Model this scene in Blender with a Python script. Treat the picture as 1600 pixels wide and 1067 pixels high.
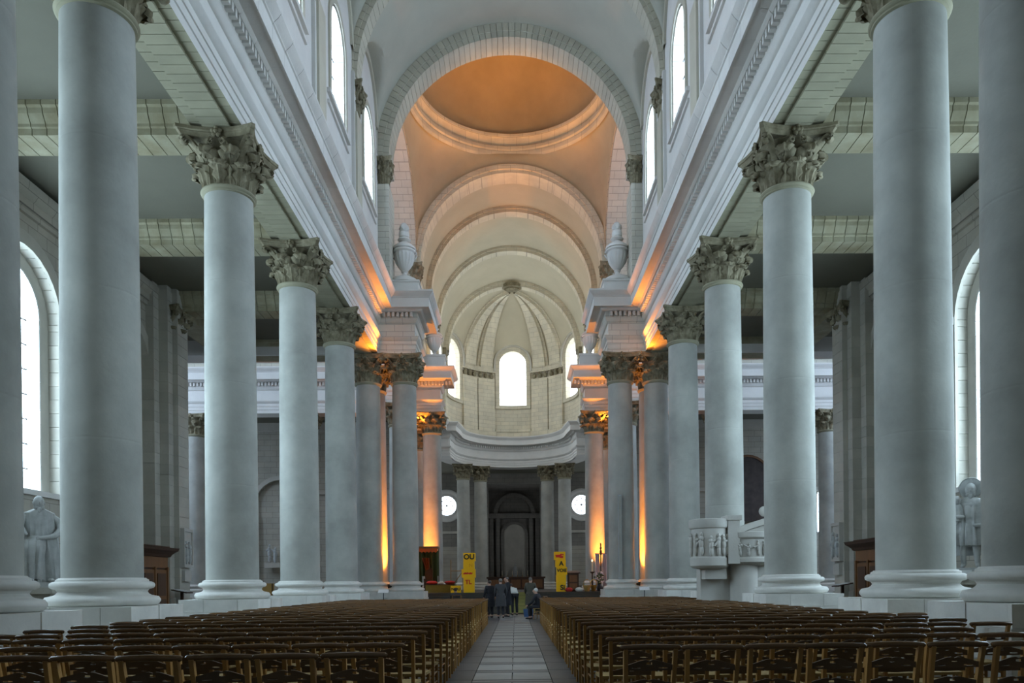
import bpy, math, random
from math import sin, cos, pi, sqrt, radians, atan2
from mathutils import Vector, Matrix

for _o in list(bpy.data.objects):
    bpy.data.objects.remove(_o, do_unlink=True)
S = bpy.context.scene
COL = S.collection
random.seed(7)

# ------------------------------------------------------------------ camera
EYE = 1.42
cam_d = bpy.data.cameras.new('camera')
cam_d.sensor_width = 36.0
cam_d.lens = 27.0                      # 1200 px at 1600 px width
cam_d.shift_x = -0.0125
cam_d.shift_y = 0.2366
cam_d.clip_end = 300
cam = bpy.data.objects.new('camera', cam_d)
COL.objects.link(cam)
cam.matrix_world = (Matrix.Translation((0.066, 0.0, EYE)) @ Matrix.Rotation(-0.012, 4, 'Z')
                    @ Matrix.Rotation(pi / 2, 4, 'X') @ Matrix.Rotation(-0.010, 4, 'Z'))
S.camera = cam

# ------------------------------------------------------------------ world, exposure
S.view_settings.view_transform = 'Standard'
S.view_settings.look = 'None'
S.view_settings.gamma = 1.0
S.view_settings.exposure = 0.70
S.view_settings.use_curve_mapping = False
W_ = bpy.data.worlds.new('sky')
S.world = W_
W_.use_nodes = True
_bg = W_.node_tree.nodes['Background']
_bg.inputs[0].default_value = (0.62, 0.76, 1.0, 1)
_bg.inputs[1].default_value = 0.3
try:
    S.cycles.max_bounces = 8
    S.cycles.diffuse_bounces = 6
    S.cycles.glossy_bounces = 2
    S.cycles.transmission_bounces = 2
    S.cycles.sample_clamp_indirect = 6.0
    S.cycles.use_denoising = True
    S.cycles.caustics_reflective = False
    S.cycles.caustics_refractive = False
except Exception:
    pass

PANE_NAVE, PANE_AISLE, PANE_TRANSEPT, PANE_APSE = 7.0, 11.0, 4.8, 2.1
ORANGE = (1.0, 0.30, 0.03)
WARM = (1.0, 0.70, 0.32)


def lamp(name, kind, loc, target, power, color, spot=60, size=0.1, blend=0.8, sx=None, sy=None):
    d = bpy.data.lights.new(name, kind)
    d.energy = power
    d.color = color
    if kind == 'SPOT':
        d.spot_size = radians(spot)
        d.spot_blend = blend
        d.shadow_soft_size = size
    elif kind == 'AREA':
        d.shape = 'RECTANGLE'
        d.size, d.size_y = sx, sy
    else:
        d.shadow_soft_size = size
    o = bpy.data.objects.new(name, d)
    COL.objects.link(o)
    o.location = loc
    o.rotation_euler = (Vector(target) - Vector(loc)).to_track_quat('-Z', 'Y').to_euler()
    return o


# the building's own floodlights (their housings are built further down)
LAMPS = []
for s in (-1, 1):
    # floor uplights between the coupled crossing columns
    LAMPS.append(((s * 6.05, 37.95, 1.5), (s * 6.75, 38.7, 9.0), 4200, ORANGE, 80))
    LAMPS.append(((s * 6.0, 48.1, 1.6), (s * 5.25, 49.4, 8.0), 3600, ORANGE, 80))
    # small floods tucked under the cornice beside the projecting entablature
    LAMPS.append(((s * 6.12, 36.50, 11.9), (s * 5.75, 32.0, 14.7), 700, ORANGE, 100))
    LAMPS.append(((s * 6.1, 48.9, 11.6), (s * 4.9, 48.6, 14.6), 420, ORANGE, 120))
    # floods standing on the ledges of the crossing, aimed up into the dome
    LAMPS.append(((s * 5.0, 39.0, 15.48), (-s * 1.2, 45.0, 35.0), 2300, (1.0, 0.47, 0.11), 56))
    LAMPS.append(((s * 5.75, 48.6, 15.48), (-s * 1.5, 43.5, 35.0), 1000, (1.0, 0.47, 0.11), 56))
    # warm floods on the choir cornice
    LAMPS.append(((s * 5.6, 52.5, 15.7), (-s * 2.5, 57.0, 27.0), 260, WARM, 130))
    LAMPS.append(((s * 5.6, 60.5, 15.7), (-s * 2.5, 65.0, 27.0), 190, WARM, 130))
for loc, tgt, pw, colr, sp in LAMPS:
    lamp('floodlight_beam', 'SPOT', loc, tgt, pw, colr, sp, 0.15)

# ------------------------------------------------------------------ materials
MATS = {}


def _nt(name):
    m = bpy.data.materials.new(name)
    m.use_nodes = True
    nt = m.node_tree
    return m, nt, nt.nodes['Principled BSDF']


def stone(name, base, var=0.12, scale=1.2, rough=0.85, joints=None, jw=0.012, jdark=0.55, stone_var=0.0, bump=0.12, tint=None, off=0.5):
    """mottled stone; joints = (axis_u, course_length, course_height, axis_v) lays far ashlar courses"""
    m, nt, b = _nt(name)
    N, L = nt.nodes, nt.links
    geo = N.new('ShaderNodeNewGeometry')
    n1 = N.new('ShaderNodeTexNoise')
    n1.inputs['Scale'].default_value = scale
    n1.inputs['Detail'].default_value = 5
    n1.inputs['Roughness'].default_value = 0.6
    L.new(geo.outputs['Position'], n1.inputs['Vector'])
    mix = N.new('ShaderNodeMix')
    mix.data_type = 'RGBA'
    hi = [min(1, c * (1 + var)) for c in base]
    lo = [c * (1 - var) for c in base]
    if tint:
        lo = [c * t for c, t in zip(lo, tint)]
    mix.inputs[6].default_value = (*lo, 1)
    mix.inputs[7].default_value = (*hi, 1)
    ramp = N.new('ShaderNodeMapRange')
    ramp.inputs[1].default_value = 0.32
    ramp.inputs[2].default_value = 0.68
    L.new(n1.outputs['Fac'], ramp.inputs[0])
    L.new(ramp.outputs[0], mix.inputs[0])
    out = mix.outputs[2]
    hgt = None
    if stone_var:
        oi = N.new('ShaderNodeObjectInfo')
        mr = N.new('ShaderNodeMapRange')
        mr.inputs[3].default_value = 1 - stone_var
        mr.inputs[4].default_value = 1 + stone_var
        L.new(oi.outputs['Random'], mr.inputs[0])
        mm = N.new('ShaderNodeVectorMath')
        mm.operation = 'SCALE'
        L.new(out, mm.inputs[0])
        L.new(mr.outputs[0], mm.inputs['Scale'])
        out = mm.outputs[0]
    if joints:
        au, cl, chh, av = joints
        sep = N.new('ShaderNodeSeparateXYZ')
        L.new(geo.outputs['Position'], sep.inputs[0])
        com = N.new('ShaderNodeCombineXYZ')
        L.new(sep.outputs[au], com.inputs[0])
        L.new(sep.outputs[av], com.inputs[1])
        br = N.new('ShaderNodeTexBrick')
        br.inputs['Scale'].default_value = 1.0
        br.inputs['Brick Width'].default_value = cl
        br.inputs['Row Height'].default_value = chh
        br.inputs['Mortar Size'].default_value = jw
        br.inputs['Mortar Smooth'].default_value = 0.3
        br.offset = off
        br.inputs['Color1'].default_value = (0.94, 0.94, 0.94, 1)
        br.inputs['Color2'].default_value = (1.04, 1.02, 0.99, 1)
        br.inputs['Mortar'].default_value = (jdark, jdark, jdark, 1)
        L.new(com.outputs[0], br.inputs['Vector'])
        mu = N.new('ShaderNodeMix')
        mu.data_type = 'RGBA'
        mu.blend_type = 'MULTIPLY'
        mu.inputs[0].default_value = 1.0
        L.new(out, mu.inputs[6])
        L.new(br.outputs['Color'], mu.inputs[7])
        out = mu.outputs[2]
    L.new(out, b.inputs['Base Color'])
    b.inputs['Roughness'].default_value = rough
    b.inputs['Specular IOR Level'].default_value = 0.25
    if bump:
        n2 = N.new('ShaderNodeTexNoise')
        n2.inputs['Scale'].default_value = 14
        n2.inputs['Detail'].default_value = 4
        L.new(geo.outputs['Position'], n2.inputs['Vector'])
        bp = N.new('ShaderNodeBump')
        bp.inputs['Strength'].default_value = bump
        bp.inputs['Distance'].default_value = 0.03
        L.new(n2.outputs['Fac'], bp.inputs['Height'])
        L.new(bp.outputs[0], b.inputs['Normal'])
    MATS[name] = m
    return m


def plain(name, base, rough=0.6, var=0.1, scale=6.0, metal=0.0, spec=0.4, stretch=None, obj_var=0.0):
    m, nt, b = _nt(name)
    N, L = nt.nodes, nt.links
    tc = N.new('ShaderNodeTexCoord')
    mp = N.new('ShaderNodeMapping')
    if stretch:
        mp.inputs['Scale'].default_value = stretch
    L.new(tc.outputs['Object'], mp.inputs[0])
    n1 = N.new('ShaderNodeTexNoise')
    n1.inputs['Scale'].default_value = scale
    n1.inputs['Detail'].default_value = 4
    L.new(mp.outputs[0], n1.inputs['Vector'])
    mix = N.new('ShaderNodeMix')
    mix.data_type = 'RGBA'
    mix.inputs[6].default_value = (*[c * (1 - var) for c in base], 1)
    mix.inputs[7].default_value = (*[min(1, c * (1 + var)) for c in base], 1)
    L.new(n1.outputs['Fac'], mix.inputs[0])
    out = mix.outputs[2]
    if obj_var:
        oi = N.new('ShaderNodeObjectInfo')
        mr = N.new('ShaderNodeMapRange')
        mr.inputs[3].default_value = 1 - obj_var
        mr.inputs[4].default_value = 1 + obj_var
        L.new(oi.outputs['Random'], mr.inputs[0])
        mm = N.new('ShaderNodeVectorMath')
        mm.operation = 'SCALE'
        L.new(out, mm.inputs[0])
        L.new(mr.outputs[0], mm.inputs['Scale'])
        out = mm.outputs[0]
    L.new(out, b.inputs['Base Color'])
    b.inputs['Roughness'].default_value = rough
    b.inputs['Metallic'].default_value = metal
    b.inputs['Specular IOR Level'].default_value = spec
    MATS[name] = m
    return m


def glow(name, color, strength):
    m, nt, b = _nt(name)
    b.inputs['Base Color'].default_value = (*color, 1)
    b.inputs['Emission Color'].default_value = (*color, 1)
    b.inputs['Emission Strength'].default_value = strength
    MATS[name] = m
    return m


DAY = (0.61, 0.77, 1.0)
glow('daylit_glass_nave', DAY, PANE_NAVE)
glow('added_glass_choir', (0.72, 0.85, 1.0), 4.5)
glow('daylit_glass_ambulatory', (0.80, 0.90, 1.0), 2.5)
glow('daylit_glass_aisle', (0.64, 0.84, 1.0), PANE_AISLE)
glow('daylit_glass_transept', DAY, PANE_TRANSEPT)
glow('daylit_glass_apse', (0.86, 0.93, 1.0), PANE_APSE)
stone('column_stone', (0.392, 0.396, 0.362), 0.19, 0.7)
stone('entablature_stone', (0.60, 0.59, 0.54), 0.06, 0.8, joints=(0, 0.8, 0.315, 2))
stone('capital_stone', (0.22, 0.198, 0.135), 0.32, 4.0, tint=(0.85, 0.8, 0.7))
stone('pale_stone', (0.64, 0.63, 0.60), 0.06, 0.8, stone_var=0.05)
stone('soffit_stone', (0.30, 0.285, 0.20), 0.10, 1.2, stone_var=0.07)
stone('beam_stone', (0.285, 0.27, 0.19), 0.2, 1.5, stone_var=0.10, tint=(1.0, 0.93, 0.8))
stone('plinth_stone', (0.66, 0.65, 0.61), 0.10, 2.0, stone_var=0.08)
stone('vault_plaster', (0.44, 0.44, 0.37), 0.05, 0.5)
stone('choir_plaster', (0.47, 0.43, 0.32), 0.05, 0.5)
stone('dome_plaster', (0.40, 0.32, 0.20), 0.12, 0.35)
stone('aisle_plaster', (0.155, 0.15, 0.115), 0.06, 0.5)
stone('voussoir_stone', (0.50, 0.48, 0.39), 0.07, 1.0, stone_var=0.07)
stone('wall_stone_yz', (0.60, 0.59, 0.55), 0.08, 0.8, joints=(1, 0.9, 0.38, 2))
stone('wall_stone_xz', (0.50, 0.485, 0.42), 0.10, 0.8, joints=(0, 0.7, 0.28, 2))
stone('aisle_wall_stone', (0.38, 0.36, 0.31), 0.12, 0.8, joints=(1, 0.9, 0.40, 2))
stone('apse_stone', (0.57, 0.53, 0.42), 0.12, 0.9, joints=(0, 0.8, 0.36, 2), jdark=0.62)
stone('transept_stone', (0.42, 0.40, 0.34), 0.12, 0.8, joints=(0, 0.9, 0.40, 2))
stone('pendentive_plaster', (0.50, 0.43, 0.30), 0.08, 0.5)
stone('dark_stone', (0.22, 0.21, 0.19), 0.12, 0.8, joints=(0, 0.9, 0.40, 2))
stone('pier_stone', (0.46, 0.44, 0.385), 0.10, 1.0, stone_var=0.07)
stone('statue_stone', (0.42, 0.43, 0.42), 0.12, 5.0)
stone('pulpit_stone', (0.48, 0.465, 0.43), 0.05, 2.0)
stone('floor_dark', (0.065, 0.065, 0.07), 0.18, 2.0, rough=0.38, bump=0.03, stone_var=0.1)
stone('floor_light', (0.28, 0.275, 0.265), 0.14, 2.0, rough=0.32, bump=0.03, stone_var=0.1)
stone('floor_base', (0.13, 0.12, 0.10), 0.12, 1.0, rough=0.5, joints=(0, 0.7, 0.7, 1), bump=0.03)
plain('chair_wood', (0.30, 0.155, 0.042), 0.36, 0.35, 9, stretch=(1, 1, 0.2), spec=0.55, obj_var=0.25)
plain('chair_rail_wood', (0.125, 0.062, 0.022), 0.27, 0.35, 9, stretch=(0.2, 1, 1), spec=0.6, obj_var=0.2)
plain('chair_slat_wood', (0.075, 0.038, 0.014), 0.36, 0.35, 9, stretch=(0.2, 1, 1), spec=0.5, obj_var=0.2)
plain('rush', (0.30, 0.20, 0.07), 0.75, 0.25, 40)
plain('dark_wood', (0.055, 0.026, 0.014), 0.45, 0.3, 7, stretch=(1, 1, 0.15))
plain('brown_wood', (0.16, 0.075, 0.03), 0.5, 0.3, 7, stretch=(1, 1, 0.15))
plain('light_wood', (0.33, 0.21, 0.09), 0.5, 0.2, 7, stretch=(1, 1, 0.15))
plain('iron', (0.03, 0.03, 0.035), 0.5, 0.1, metal=0.6)
plain('grey_metal', (0.40, 0.43, 0.46), 0.45, 0.05, metal=0.2)
plain('lamp_housing', (0.05, 0.05, 0.05), 0.5, 0.1)
plain('brass', (0.70, 0.45, 0.12), 0.3, 0.1, metal=1.0)
plain('yellow_card', (1.0, 0.57, 0.004), 0.6, 0.03)
plain('white_card', (0.8, 0.82, 0.82), 0.6, 0.03)
plain('black_paint', (0.02, 0.018, 0.015), 0.6, 0.1)
plain('red_paint', (0.62, 0.03, 0.02), 0.6, 0.1)
plain('faded_orange_paint', (0.85, 0.42, 0.01), 0.6, 0.1)
plain('green_cloth', (0.07, 0.09, 0.025), 0.8, 0.2)
plain('red_cloth', (0.42, 0.03, 0.025), 0.8, 0.2)
plain('rust_cloth', (0.40, 0.09, 0.02), 0.8, 0.2)
plain('white_cloth', (0.75, 0.66, 0.70), 0.8, 0.05)
plain('olive_cloth', (0.17, 0.17, 0.04), 0.8, 0.2)
plain('skin', (0.50, 0.30, 0.22), 0.6, 0.05)
plain('grey_hair', (0.17, 0.155, 0.14), 0.7, 0.2)
plain('white_hair', (0.7, 0.7, 0.68), 0.7, 0.1)
plain('dark_hair', (0.06, 0.045, 0.035), 0.6, 0.2)
plain('black_coat', (0.020, 0.021, 0.027), 0.8, 0.2)
plain('grey_coat', (0.055, 0.055, 0.060), 0.85, 0.2)
plain('olive_coat', (0.085, 0.08, 0.062), 0.85, 0.2)
plain('white_shirt', (0.62, 0.66, 0.64), 0.8, 0.05)
plain('dark_trousers', (0.022, 0.022, 0.028), 0.8, 0.2)
plain('blue_cloth', (0.06, 0.12, 0.26), 0.8, 0.1)
plain('shoe', (0.02, 0.016, 0.014), 0.5, 0.1)
plain('candle_wax', (0.85, 0.75, 0.55), 0.5, 0.05)
plain('dark_paint_picture', (0.05, 0.035, 0.03), 0.5, 0.9, 2.2)
plain('ochre_panel', (0.42, 0.27, 0.08), 0.7, 0.2)
glow('flame', (1.0, 0.55, 0.15), 30)
glow('lamp_lens', (1.0, 0.42, 0.08), 5)
stone('step_stone', (0.075, 0.07, 0.06), 0.12, 2.0)
plain('carpet', (0.27, 0.26, 0.09), 0.9, 0.15, 20)
M = MATS


# ------------------------------------------------------------------ mesh helpers
class MB:
    def __init__(self):
        self.v, self.f = [], []

    def add(self, verts, faces, T=None):
        k = len(self.v)
        if T is not None:
            verts = [tuple(T @ Vector(p)) for p in verts]
        self.v += [tuple(p) for p in verts]
        self.f += [tuple(i + k for i in f) for f in faces]
        return self

    def box(self, x0, x1, y0, y1, z0, z1, T=None):
        v = [(x, y, z) for z in (z0, z1) for y in (y0, y1) for x in (x0, x1)]
        return self.add(v, [(0, 2, 3, 1), (4, 5, 7, 6), (0, 1, 5, 4), (2, 6, 7, 3), (0, 4, 6, 2), (1, 3, 7, 5)], T)

    def lathe(self, prof, seg=32, T=None, a0=0.0, a1=2 * pi, rad=None, cap=True):
        full = abs(a1 - a0 - 2 * pi) < 1e-6
        n = seg if full else seg + 1
        v, f = [], []
        for (r, z) in prof:
            for i in range(n):
                a = a0 + (a1 - a0) * i / seg
                rr = r * (rad(a, z) if rad else 1.0)
                v.append((rr * cos(a), rr * sin(a), z))
        for j in range(len(prof) - 1):
            for i in range(seg):
                i2 = (i + 1) % n
                f.append((j * n + i, j * n + i2, (j + 1) * n + i2, (j + 1) * n + i))
        if full and cap:
            if prof[0][0] > 1e-4:
                f.append(tuple(reversed(range(n))))
            if prof[-1][0] > 1e-4:
                f.append(tuple((len(prof) - 1) * n + i for i in range(n)))
        return self.add(v, f, T)

    def prism(self, poly, axis, a, b, T=None):
        """poly = 2d points; axis 'x': poly is (y,z); 'y': (x,z); 'z': (x,y)"""
        n = len(poly)
        v = []
        for t in (a, b):
            for (p, q) in poly:
                v.append({'x': (t, p, q), 'y': (p, t, q), 'z': (p, q, t)}[axis])
        f = [tuple(reversed(range(n))), tuple(range(n, 2 * n))]
        f += [(i, (i + 1) % n, n + (i + 1) % n, n + i) for i in range(n)]
        return self.add(v, f, T)

    def tube(self, pts, r, seg=8, T=None, cap=True):
        pts = [Vector(p) for p in pts]
        n = len(pts)
        rs = r if isinstance(r, (list, tuple)) else [r] * n
        v, f = [], []
        up = Vector((0.013, 0.021, 1))
        for i, p in enumerate(pts):
            d = (pts[min(i + 1, n - 1)] - pts[max(i - 1, 0)]).normalized()
            a = d.cross(up)
            if a.length < 0.05:
                a = d.cross(Vector((1, 0.02, 0)))
            a.normalize()
            b = d.cross(a)
            for k in range(seg):
                t = 2 * pi * k / seg
                v.append(tuple(p + (a * cos(t) + b * sin(t)) * rs[i]))
        for i in range(n - 1):
            for k in range(seg):
                k2 = (k + 1) % seg
                f.append((i * seg + k, i * seg + k2, (i + 1) * seg + k2, (i + 1) * seg + k))
        if cap:
            f.append(tuple(reversed(range(seg))))
            f.append(tuple((n - 1) * seg + k for k in range(seg)))
        return self.add(v, f, T)

    def ball(self, c, r, seg=12, rings=8, sc=(1, 1, 1), T=None):
        prof = [(max(1e-5, sin(pi * j / rings)), -cos(pi * j / rings)) for j in range(rings + 1)]
        B = MB().lathe(prof, seg)
        return self.add([(c[0] + x * r * sc[0], c[1] + y * r * sc[1], c[2] + z * r * sc[2]) for x, y, z in B.v], B.f, T)

    def grid(self, P, nu, nv):
        k = len(self.v)
        for i in range(nu + 1):
            for j in range(nv + 1):
                self.v.append(tuple(P(i / nu, j / nv)))
        for i in range(nu):
            for j in range(nv):
                a = k + i * (nv + 1) + j
                self.f.append((a, a + nv + 1, a + nv + 2, a + 1))
        return self

    def mirror(self, s):
        if s < 0:
            self.v = [(-x, y, z) for x, y, z in self.v]
            self.f = [tuple(reversed(f)) for f in self.f]
        return self

    def mesh(self, name, mat, smooth=False, sharp=40):
        me = bpy.data.meshes.new(name)
        me.from_pydata(self.v, [], self.f)
        if mat:
            me.materials.append(M[mat] if isinstance(mat, str) else mat)
        if smooth:
            me.polygons.foreach_set('use_smooth', [True] * len(me.polygons))
            try:
                me.set_sharp_from_angle(angle=radians(sharp))
            except Exception:
                pass
        me.update()
        return me

    def build(self, name, mat, parent=None, smooth=False, loc=None, sharp=40):
        return put(name, self.mesh(name, mat, smooth, sharp), parent, loc)


def put(name, data, parent=None, loc=None, rz=0.0, scale=None):
    o = bpy.data.objects.new(name, data)
    COL.objects.link(o)
    if parent is not None:
        o.parent = parent
    if loc is not None:
        o.location = loc
    if rz:
        o.rotation_euler = (0, 0, rz)
    if scale is not None:
        o.scale = scale
    return o


def tag(o, label=None, cat=None, group=None, kind=None):
    if label:
        o['label'] = label
    if cat:
        o['category'] = cat
    if group:
        o['group'] = group
    if kind:
        o['kind'] = kind
    return o


def thing(name, label, cat, loc=(0, 0, 0), rz=0.0, group=None):
    o = put(name, None, None, loc, rz)
    o.empty_display_size = 0.2
    return tag(o, label, cat, group)


def struct(o, label=None):
    o['kind'] = 'structure'
    if label:
        o['label'] = label
    return o


def stuff(o):
    o['kind'] = 'stuff'
    return o


def copy_tree(o, parent=None):
    c = o.copy()
    COL.objects.link(c)
    c.parent = parent
    for ch in CHILDREN.get(o.name, []) or list(o.children):
        copy_tree(ch, c)
    return c


CHILDREN = {}


def sweep(path, prof, mb=None, s=1):
    """run a moulding profile (offset to the right of the path, height) along a mitred path"""
    mb = mb or MB()
    n, m = len(path), len(prof)
    v = []
    for i in range(n):
        ds = []
        if i > 0:
            ds.append(Vector((path[i][0] - path[i - 1][0], path[i][1] - path[i - 1][1])).normalized())
        if i < n - 1:
            ds.append(Vector((path[i + 1][0] - path[i][0], path[i + 1][1] - path[i][1])).normalized())
        ns = [Vector((d.y, -d.x)) for d in ds]
        mt = ns[0] if len(ns) == 1 else (ns[0] + ns[1]) / max(0.2, 1 + ns[0].dot(ns[1]))
        for (o, z) in prof:
            v.append((path[i][0] + mt.x * o, path[i][1] + mt.y * o, z))
    f = [(i * m + j, i * m + j + 1, (i + 1) * m + j + 1, (i + 1) * m + j) for i in range(n - 1) for j in range(m - 1)]
    if s > 0:
        v = [(-x, y, z) for x, y, z in v]
    return mb.add(v, f)


def arch_wall(mp, u0, u1, z0, z1, ops, du=2.0, nseg=14):
    """wall in (u,z) with round-headed openings ops=[(uc,half,sill,spring)]; mp(u,z,depth)->xyz"""
    mb = MB()
    top = z1 if callable(z1) else (lambda u: z1)
    us = {u0, u1}
    k = max(1, int(abs(u1 - u0) / du))
    for i in range(k + 1):
        us.add(u0 + (u1 - u0) * i / k)
    for (uc, h, si, sp) in ops:
        for i in range(nseg + 1):
            us.add(uc - h * cos(pi * i / nseg))
    us = sorted(us)
    us = [u for i, u in enumerate(us) if i == 0 or u - us[i - 1] > 1e-5]

    def arc(op, u):
        return op[3] + sqrt(max(0.0, op[1] ** 2 - (u - op[0]) ** 2))
    for a, b in zip(us[:-1], us[1:]):
        mid = (a + b) / 2
        op = next((o for o in ops if abs(mid - o[0]) < o[1]), None)
        if op is None:
            mb.add([mp(a, z0, 0), mp(b, z0, 0), mp(b, top(b), 0), mp(a, top(a), 0)], [(0, 1, 2, 3)])
        else:
            if op[2] > z0 + 1e-4:
                mb.add([mp(a, z0, 0), mp(b, z0, 0), mp(b, op[2], 0), mp(a, op[2], 0)], [(0, 1, 2, 3)])
            mb.add([mp(a, arc(op, a), 0), mp(b, arc(op, b), 0), mp(b, top(b), 0), mp(a, top(a), 0)], [(0, 1, 2, 3)])
    return mb


def arch_outline(op, n=14):
    uc, h, si, sp = op
    pts = [(uc - h, si)] + [(uc - h * cos(pi * i / n), sp + h * sin(pi * i / n)) for i in range(n + 1)] + [(uc + h, si)]
    return pts


def reveal(mp, op, d, mb=None, n=14):
    mb = mb or MB()
    pts = arch_outline(op, n)
    pts.append(pts[0])
    for (a, za), (b, zb) in zip(pts[:-1], pts[1:]):
        mb.add([mp(a, za, 0), mp(b, zb, 0), mp(b, zb, d), mp(a, za, d)], [(0, 1, 2, 3)])
    return mb


def pane_mb(mp, op, d, n=14):
    pts = arch_outline(op, n)
    return MB().add([mp(u, z, d) for u, z in pts], [tuple(range(len(pts)))])


def band(mp, op, w, p, mb=None, n=14, d0=0.0):
    """raised architrave of width w, projection p round an opening (open at the sill)"""
    mb = mb or MB()
    a = arch_outline(op, n)
    b = arch_outline((op[0], op[1] + w, op[2], op[3]), n)
    for i in range(len(a) - 1):
        q = [(a[i], d0), (a[i], -p), (b[i], -p), (b[i], d0)]
        r = [(a[i + 1], d0), (a[i + 1], -p), (b[i + 1], -p), (b[i + 1], d0)]
        v = [mp(pt[0], pt[1], dd) for pt, dd in q] + [mp(pt[0], pt[1], dd) for pt, dd in r]
        mb.add(v, [(0, 1, 5, 4), (1, 2, 6, 5), (2, 3, 7, 6)])
    return mb


def reveal_stones(root, mp, op, d, ch, jm, nv):
    """jamb stones and voussoirs of a reveal, each an object of its own"""
    uc, h, si, sp = op
    g = 0.008
    for sd in (-1, 1):
        z = si
        while z < sp - 0.05:
            z2 = min(z + ch, sp)
            if sp - z2 < 0.12:
                z2 = sp
            ua, ub = uc + sd * h, uc + sd * (h + 0.06)
            v = [mp(ua, z + g, 0.0), mp(ua, z2 - g, 0.0), mp(ua, z2 - g, d), mp(ua, z + g, d),
                 mp(ub, z + g, 0.0), mp(ub, z2 - g, 0.0), mp(ub, z2 - g, d), mp(ub, z + g, d)]
            MB().add(v, [(0, 1, 2, 3), (0, 3, 7, 4), (1, 5, 6, 2), (4, 7, 6, 5), (0, 4, 5, 1), (3, 2, 6, 7)]).build('jamb_stone', jm, root)
            z = z2
    for i in range(nv):
        a0, a1 = pi * i / nv + 0.006, pi * (i + 1) / nv - 0.006
        v = []
        for r in (h, h + 0.06):
            for (a, dd) in ((a0, 0), (a1, 0), (a1, d), (a0, d)):
                v.append(mp(uc - r * cos(a), sp + r * sin(a), dd))
        MB().add(v, [(0, 1, 2, 3), (4, 7, 6, 5), (0, 3, 7, 4), (1, 5, 6, 2), (0, 4, 5, 1), (3, 2, 6, 7)]).build('voussoir', jm, root)


WIN = [0]


def window(mp, op, d, glass, mat, nb=(2, 5), bw=0.035, jamb=None, nv=14):
    """window_<n>: reveal, daylit pane, glazing bars; jamb=(course height, mat) builds the jamb stones and voussoirs one by one"""
    WIN[0] += 1
    root = struct(put('window_%d' % WIN[0], None))
    uc, h, si, sp = op
    if jamb:
        ch, jm = jamb
        reveal_stones(root, mp, op, d, ch, jm, nv)
        MB().add([mp(uc - h, si, 0), mp(uc + h, si, 0), mp(uc + h, si, d), mp(uc - h, si, d)], [(0, 1, 2, 3)]).build('sill', jm, root)
        mbk = reveal(mp, (uc, h + 0.055, si - 0.02, sp), d)
        mbk.build('reveal_core', mat, root)
    else:
        reveal(mp, op, d).build('reveal', mat, root)
    pane_mb(mp, op, d).build('pane', glass, root)
    if nb:
        bars = MB()
        for i in range(1, nb[0] + 1):
            u = uc - h + 2 * h * i / (nb[0] + 1)
            zt = sp + sqrt(max(0, h * h - (u - uc) ** 2))
            bars.add([mp(u - bw / 2, si, d - 0.03), mp(u + bw / 2, si, d - 0.03), mp(u + bw / 2, zt, d - 0.03), mp(u - bw / 2, zt, d - 0.03),
                      mp(u - bw / 2, si, d - 0.005), mp(u + bw / 2, si, d - 0.005), mp(u + bw / 2, zt, d - 0.005), mp(u - bw / 2, zt, d - 0.005)],
                     [(0, 1, 2, 3), (4, 7, 6, 5), (0, 3, 7, 4), (1, 5, 6, 2)])
        for j in range(1, nb[1] + 1):
            z = si + (sp - si) * j / nb[1]
            bars.add([mp(uc - h, z - bw / 2, d - 0.035), mp(uc + h, z - bw / 2, d - 0.035), mp(uc + h, z + bw / 2, d - 0.035), mp(uc - h, z + bw / 2, d - 0.035),
                      mp(uc - h, z - bw / 2, d - 0.005), mp(uc + h, z - bw / 2, d - 0.005), mp(uc + h, z + bw / 2, d - 0.005), mp(uc - h, z + bw / 2, d - 0.005)],
                     [(0, 1, 2, 3), (4, 7, 6, 5), (0, 1, 5, 4), (3, 7, 6, 2)])
        stuff(bars.build('glazing_bar', 'iron', root))
    return root

# ------------------------------------------------------------------ setting: dimensions
WX = 7.0
YC = [10.15, 13.25, 19.28, 25.31, 31.34, 37.40]
A0 = 12.45            # underside of the architrave
ATT = A0 + 2.76       # top of the cornice
SPR = 21.87           # springing of the vaults
YX = 43.65            # centre of the crossing
YA = 67.5             # centre of the apse
XA = 14.0             # aisle wall
AC = A0 + 0.72        # aisle ceiling
TRIM = [0]


def trim(mesh_or_none=None):
    TRIM[0] += 1
    return struct(put('trim_%d' % TRIM[0], mesh_or_none))


# floors
fl = struct(MB().box(-28, 28, -6, 78, -0.3, -0.02).build('floor', 'floor_base'))
y = 4.0
k = 0
while y < 34.5:                                   # central aisle: pale slabs between narrow dark bands, dark borders
    for xx in ((-0.585, 0.0), (0.0, 0.585)):
        MB().box(xx[0] + 0.006, xx[1] - 0.006, y + 0.006, y + 0.86, -0.02, 0.006).build('floor_slab', 'floor_light', fl)
    MB().box(-0.58, 0.58, y + 0.872, y + 1.00, -0.02, 0.005).build('floor_band', 'floor_dark', fl)
    MB().box(-0.58, 0.58, y + 1.012, y + 1.10, -0.02, 0.006).build('floor_band', 'floor_light', fl)
    MB().box(-0.58, 0.58, y + 1.112, y + 1.22, -0.02, 0.005).build('floor_band', 'floor_dark', fl)
    for s in (-1, 1):
        MB().box(0.592, 1.25, y + 0.006, y + 1.218, -0.02, 0.004).mirror(s).build('border_slab', 'floor_dark', fl)
    y += 1.23
    k += 1
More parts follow.
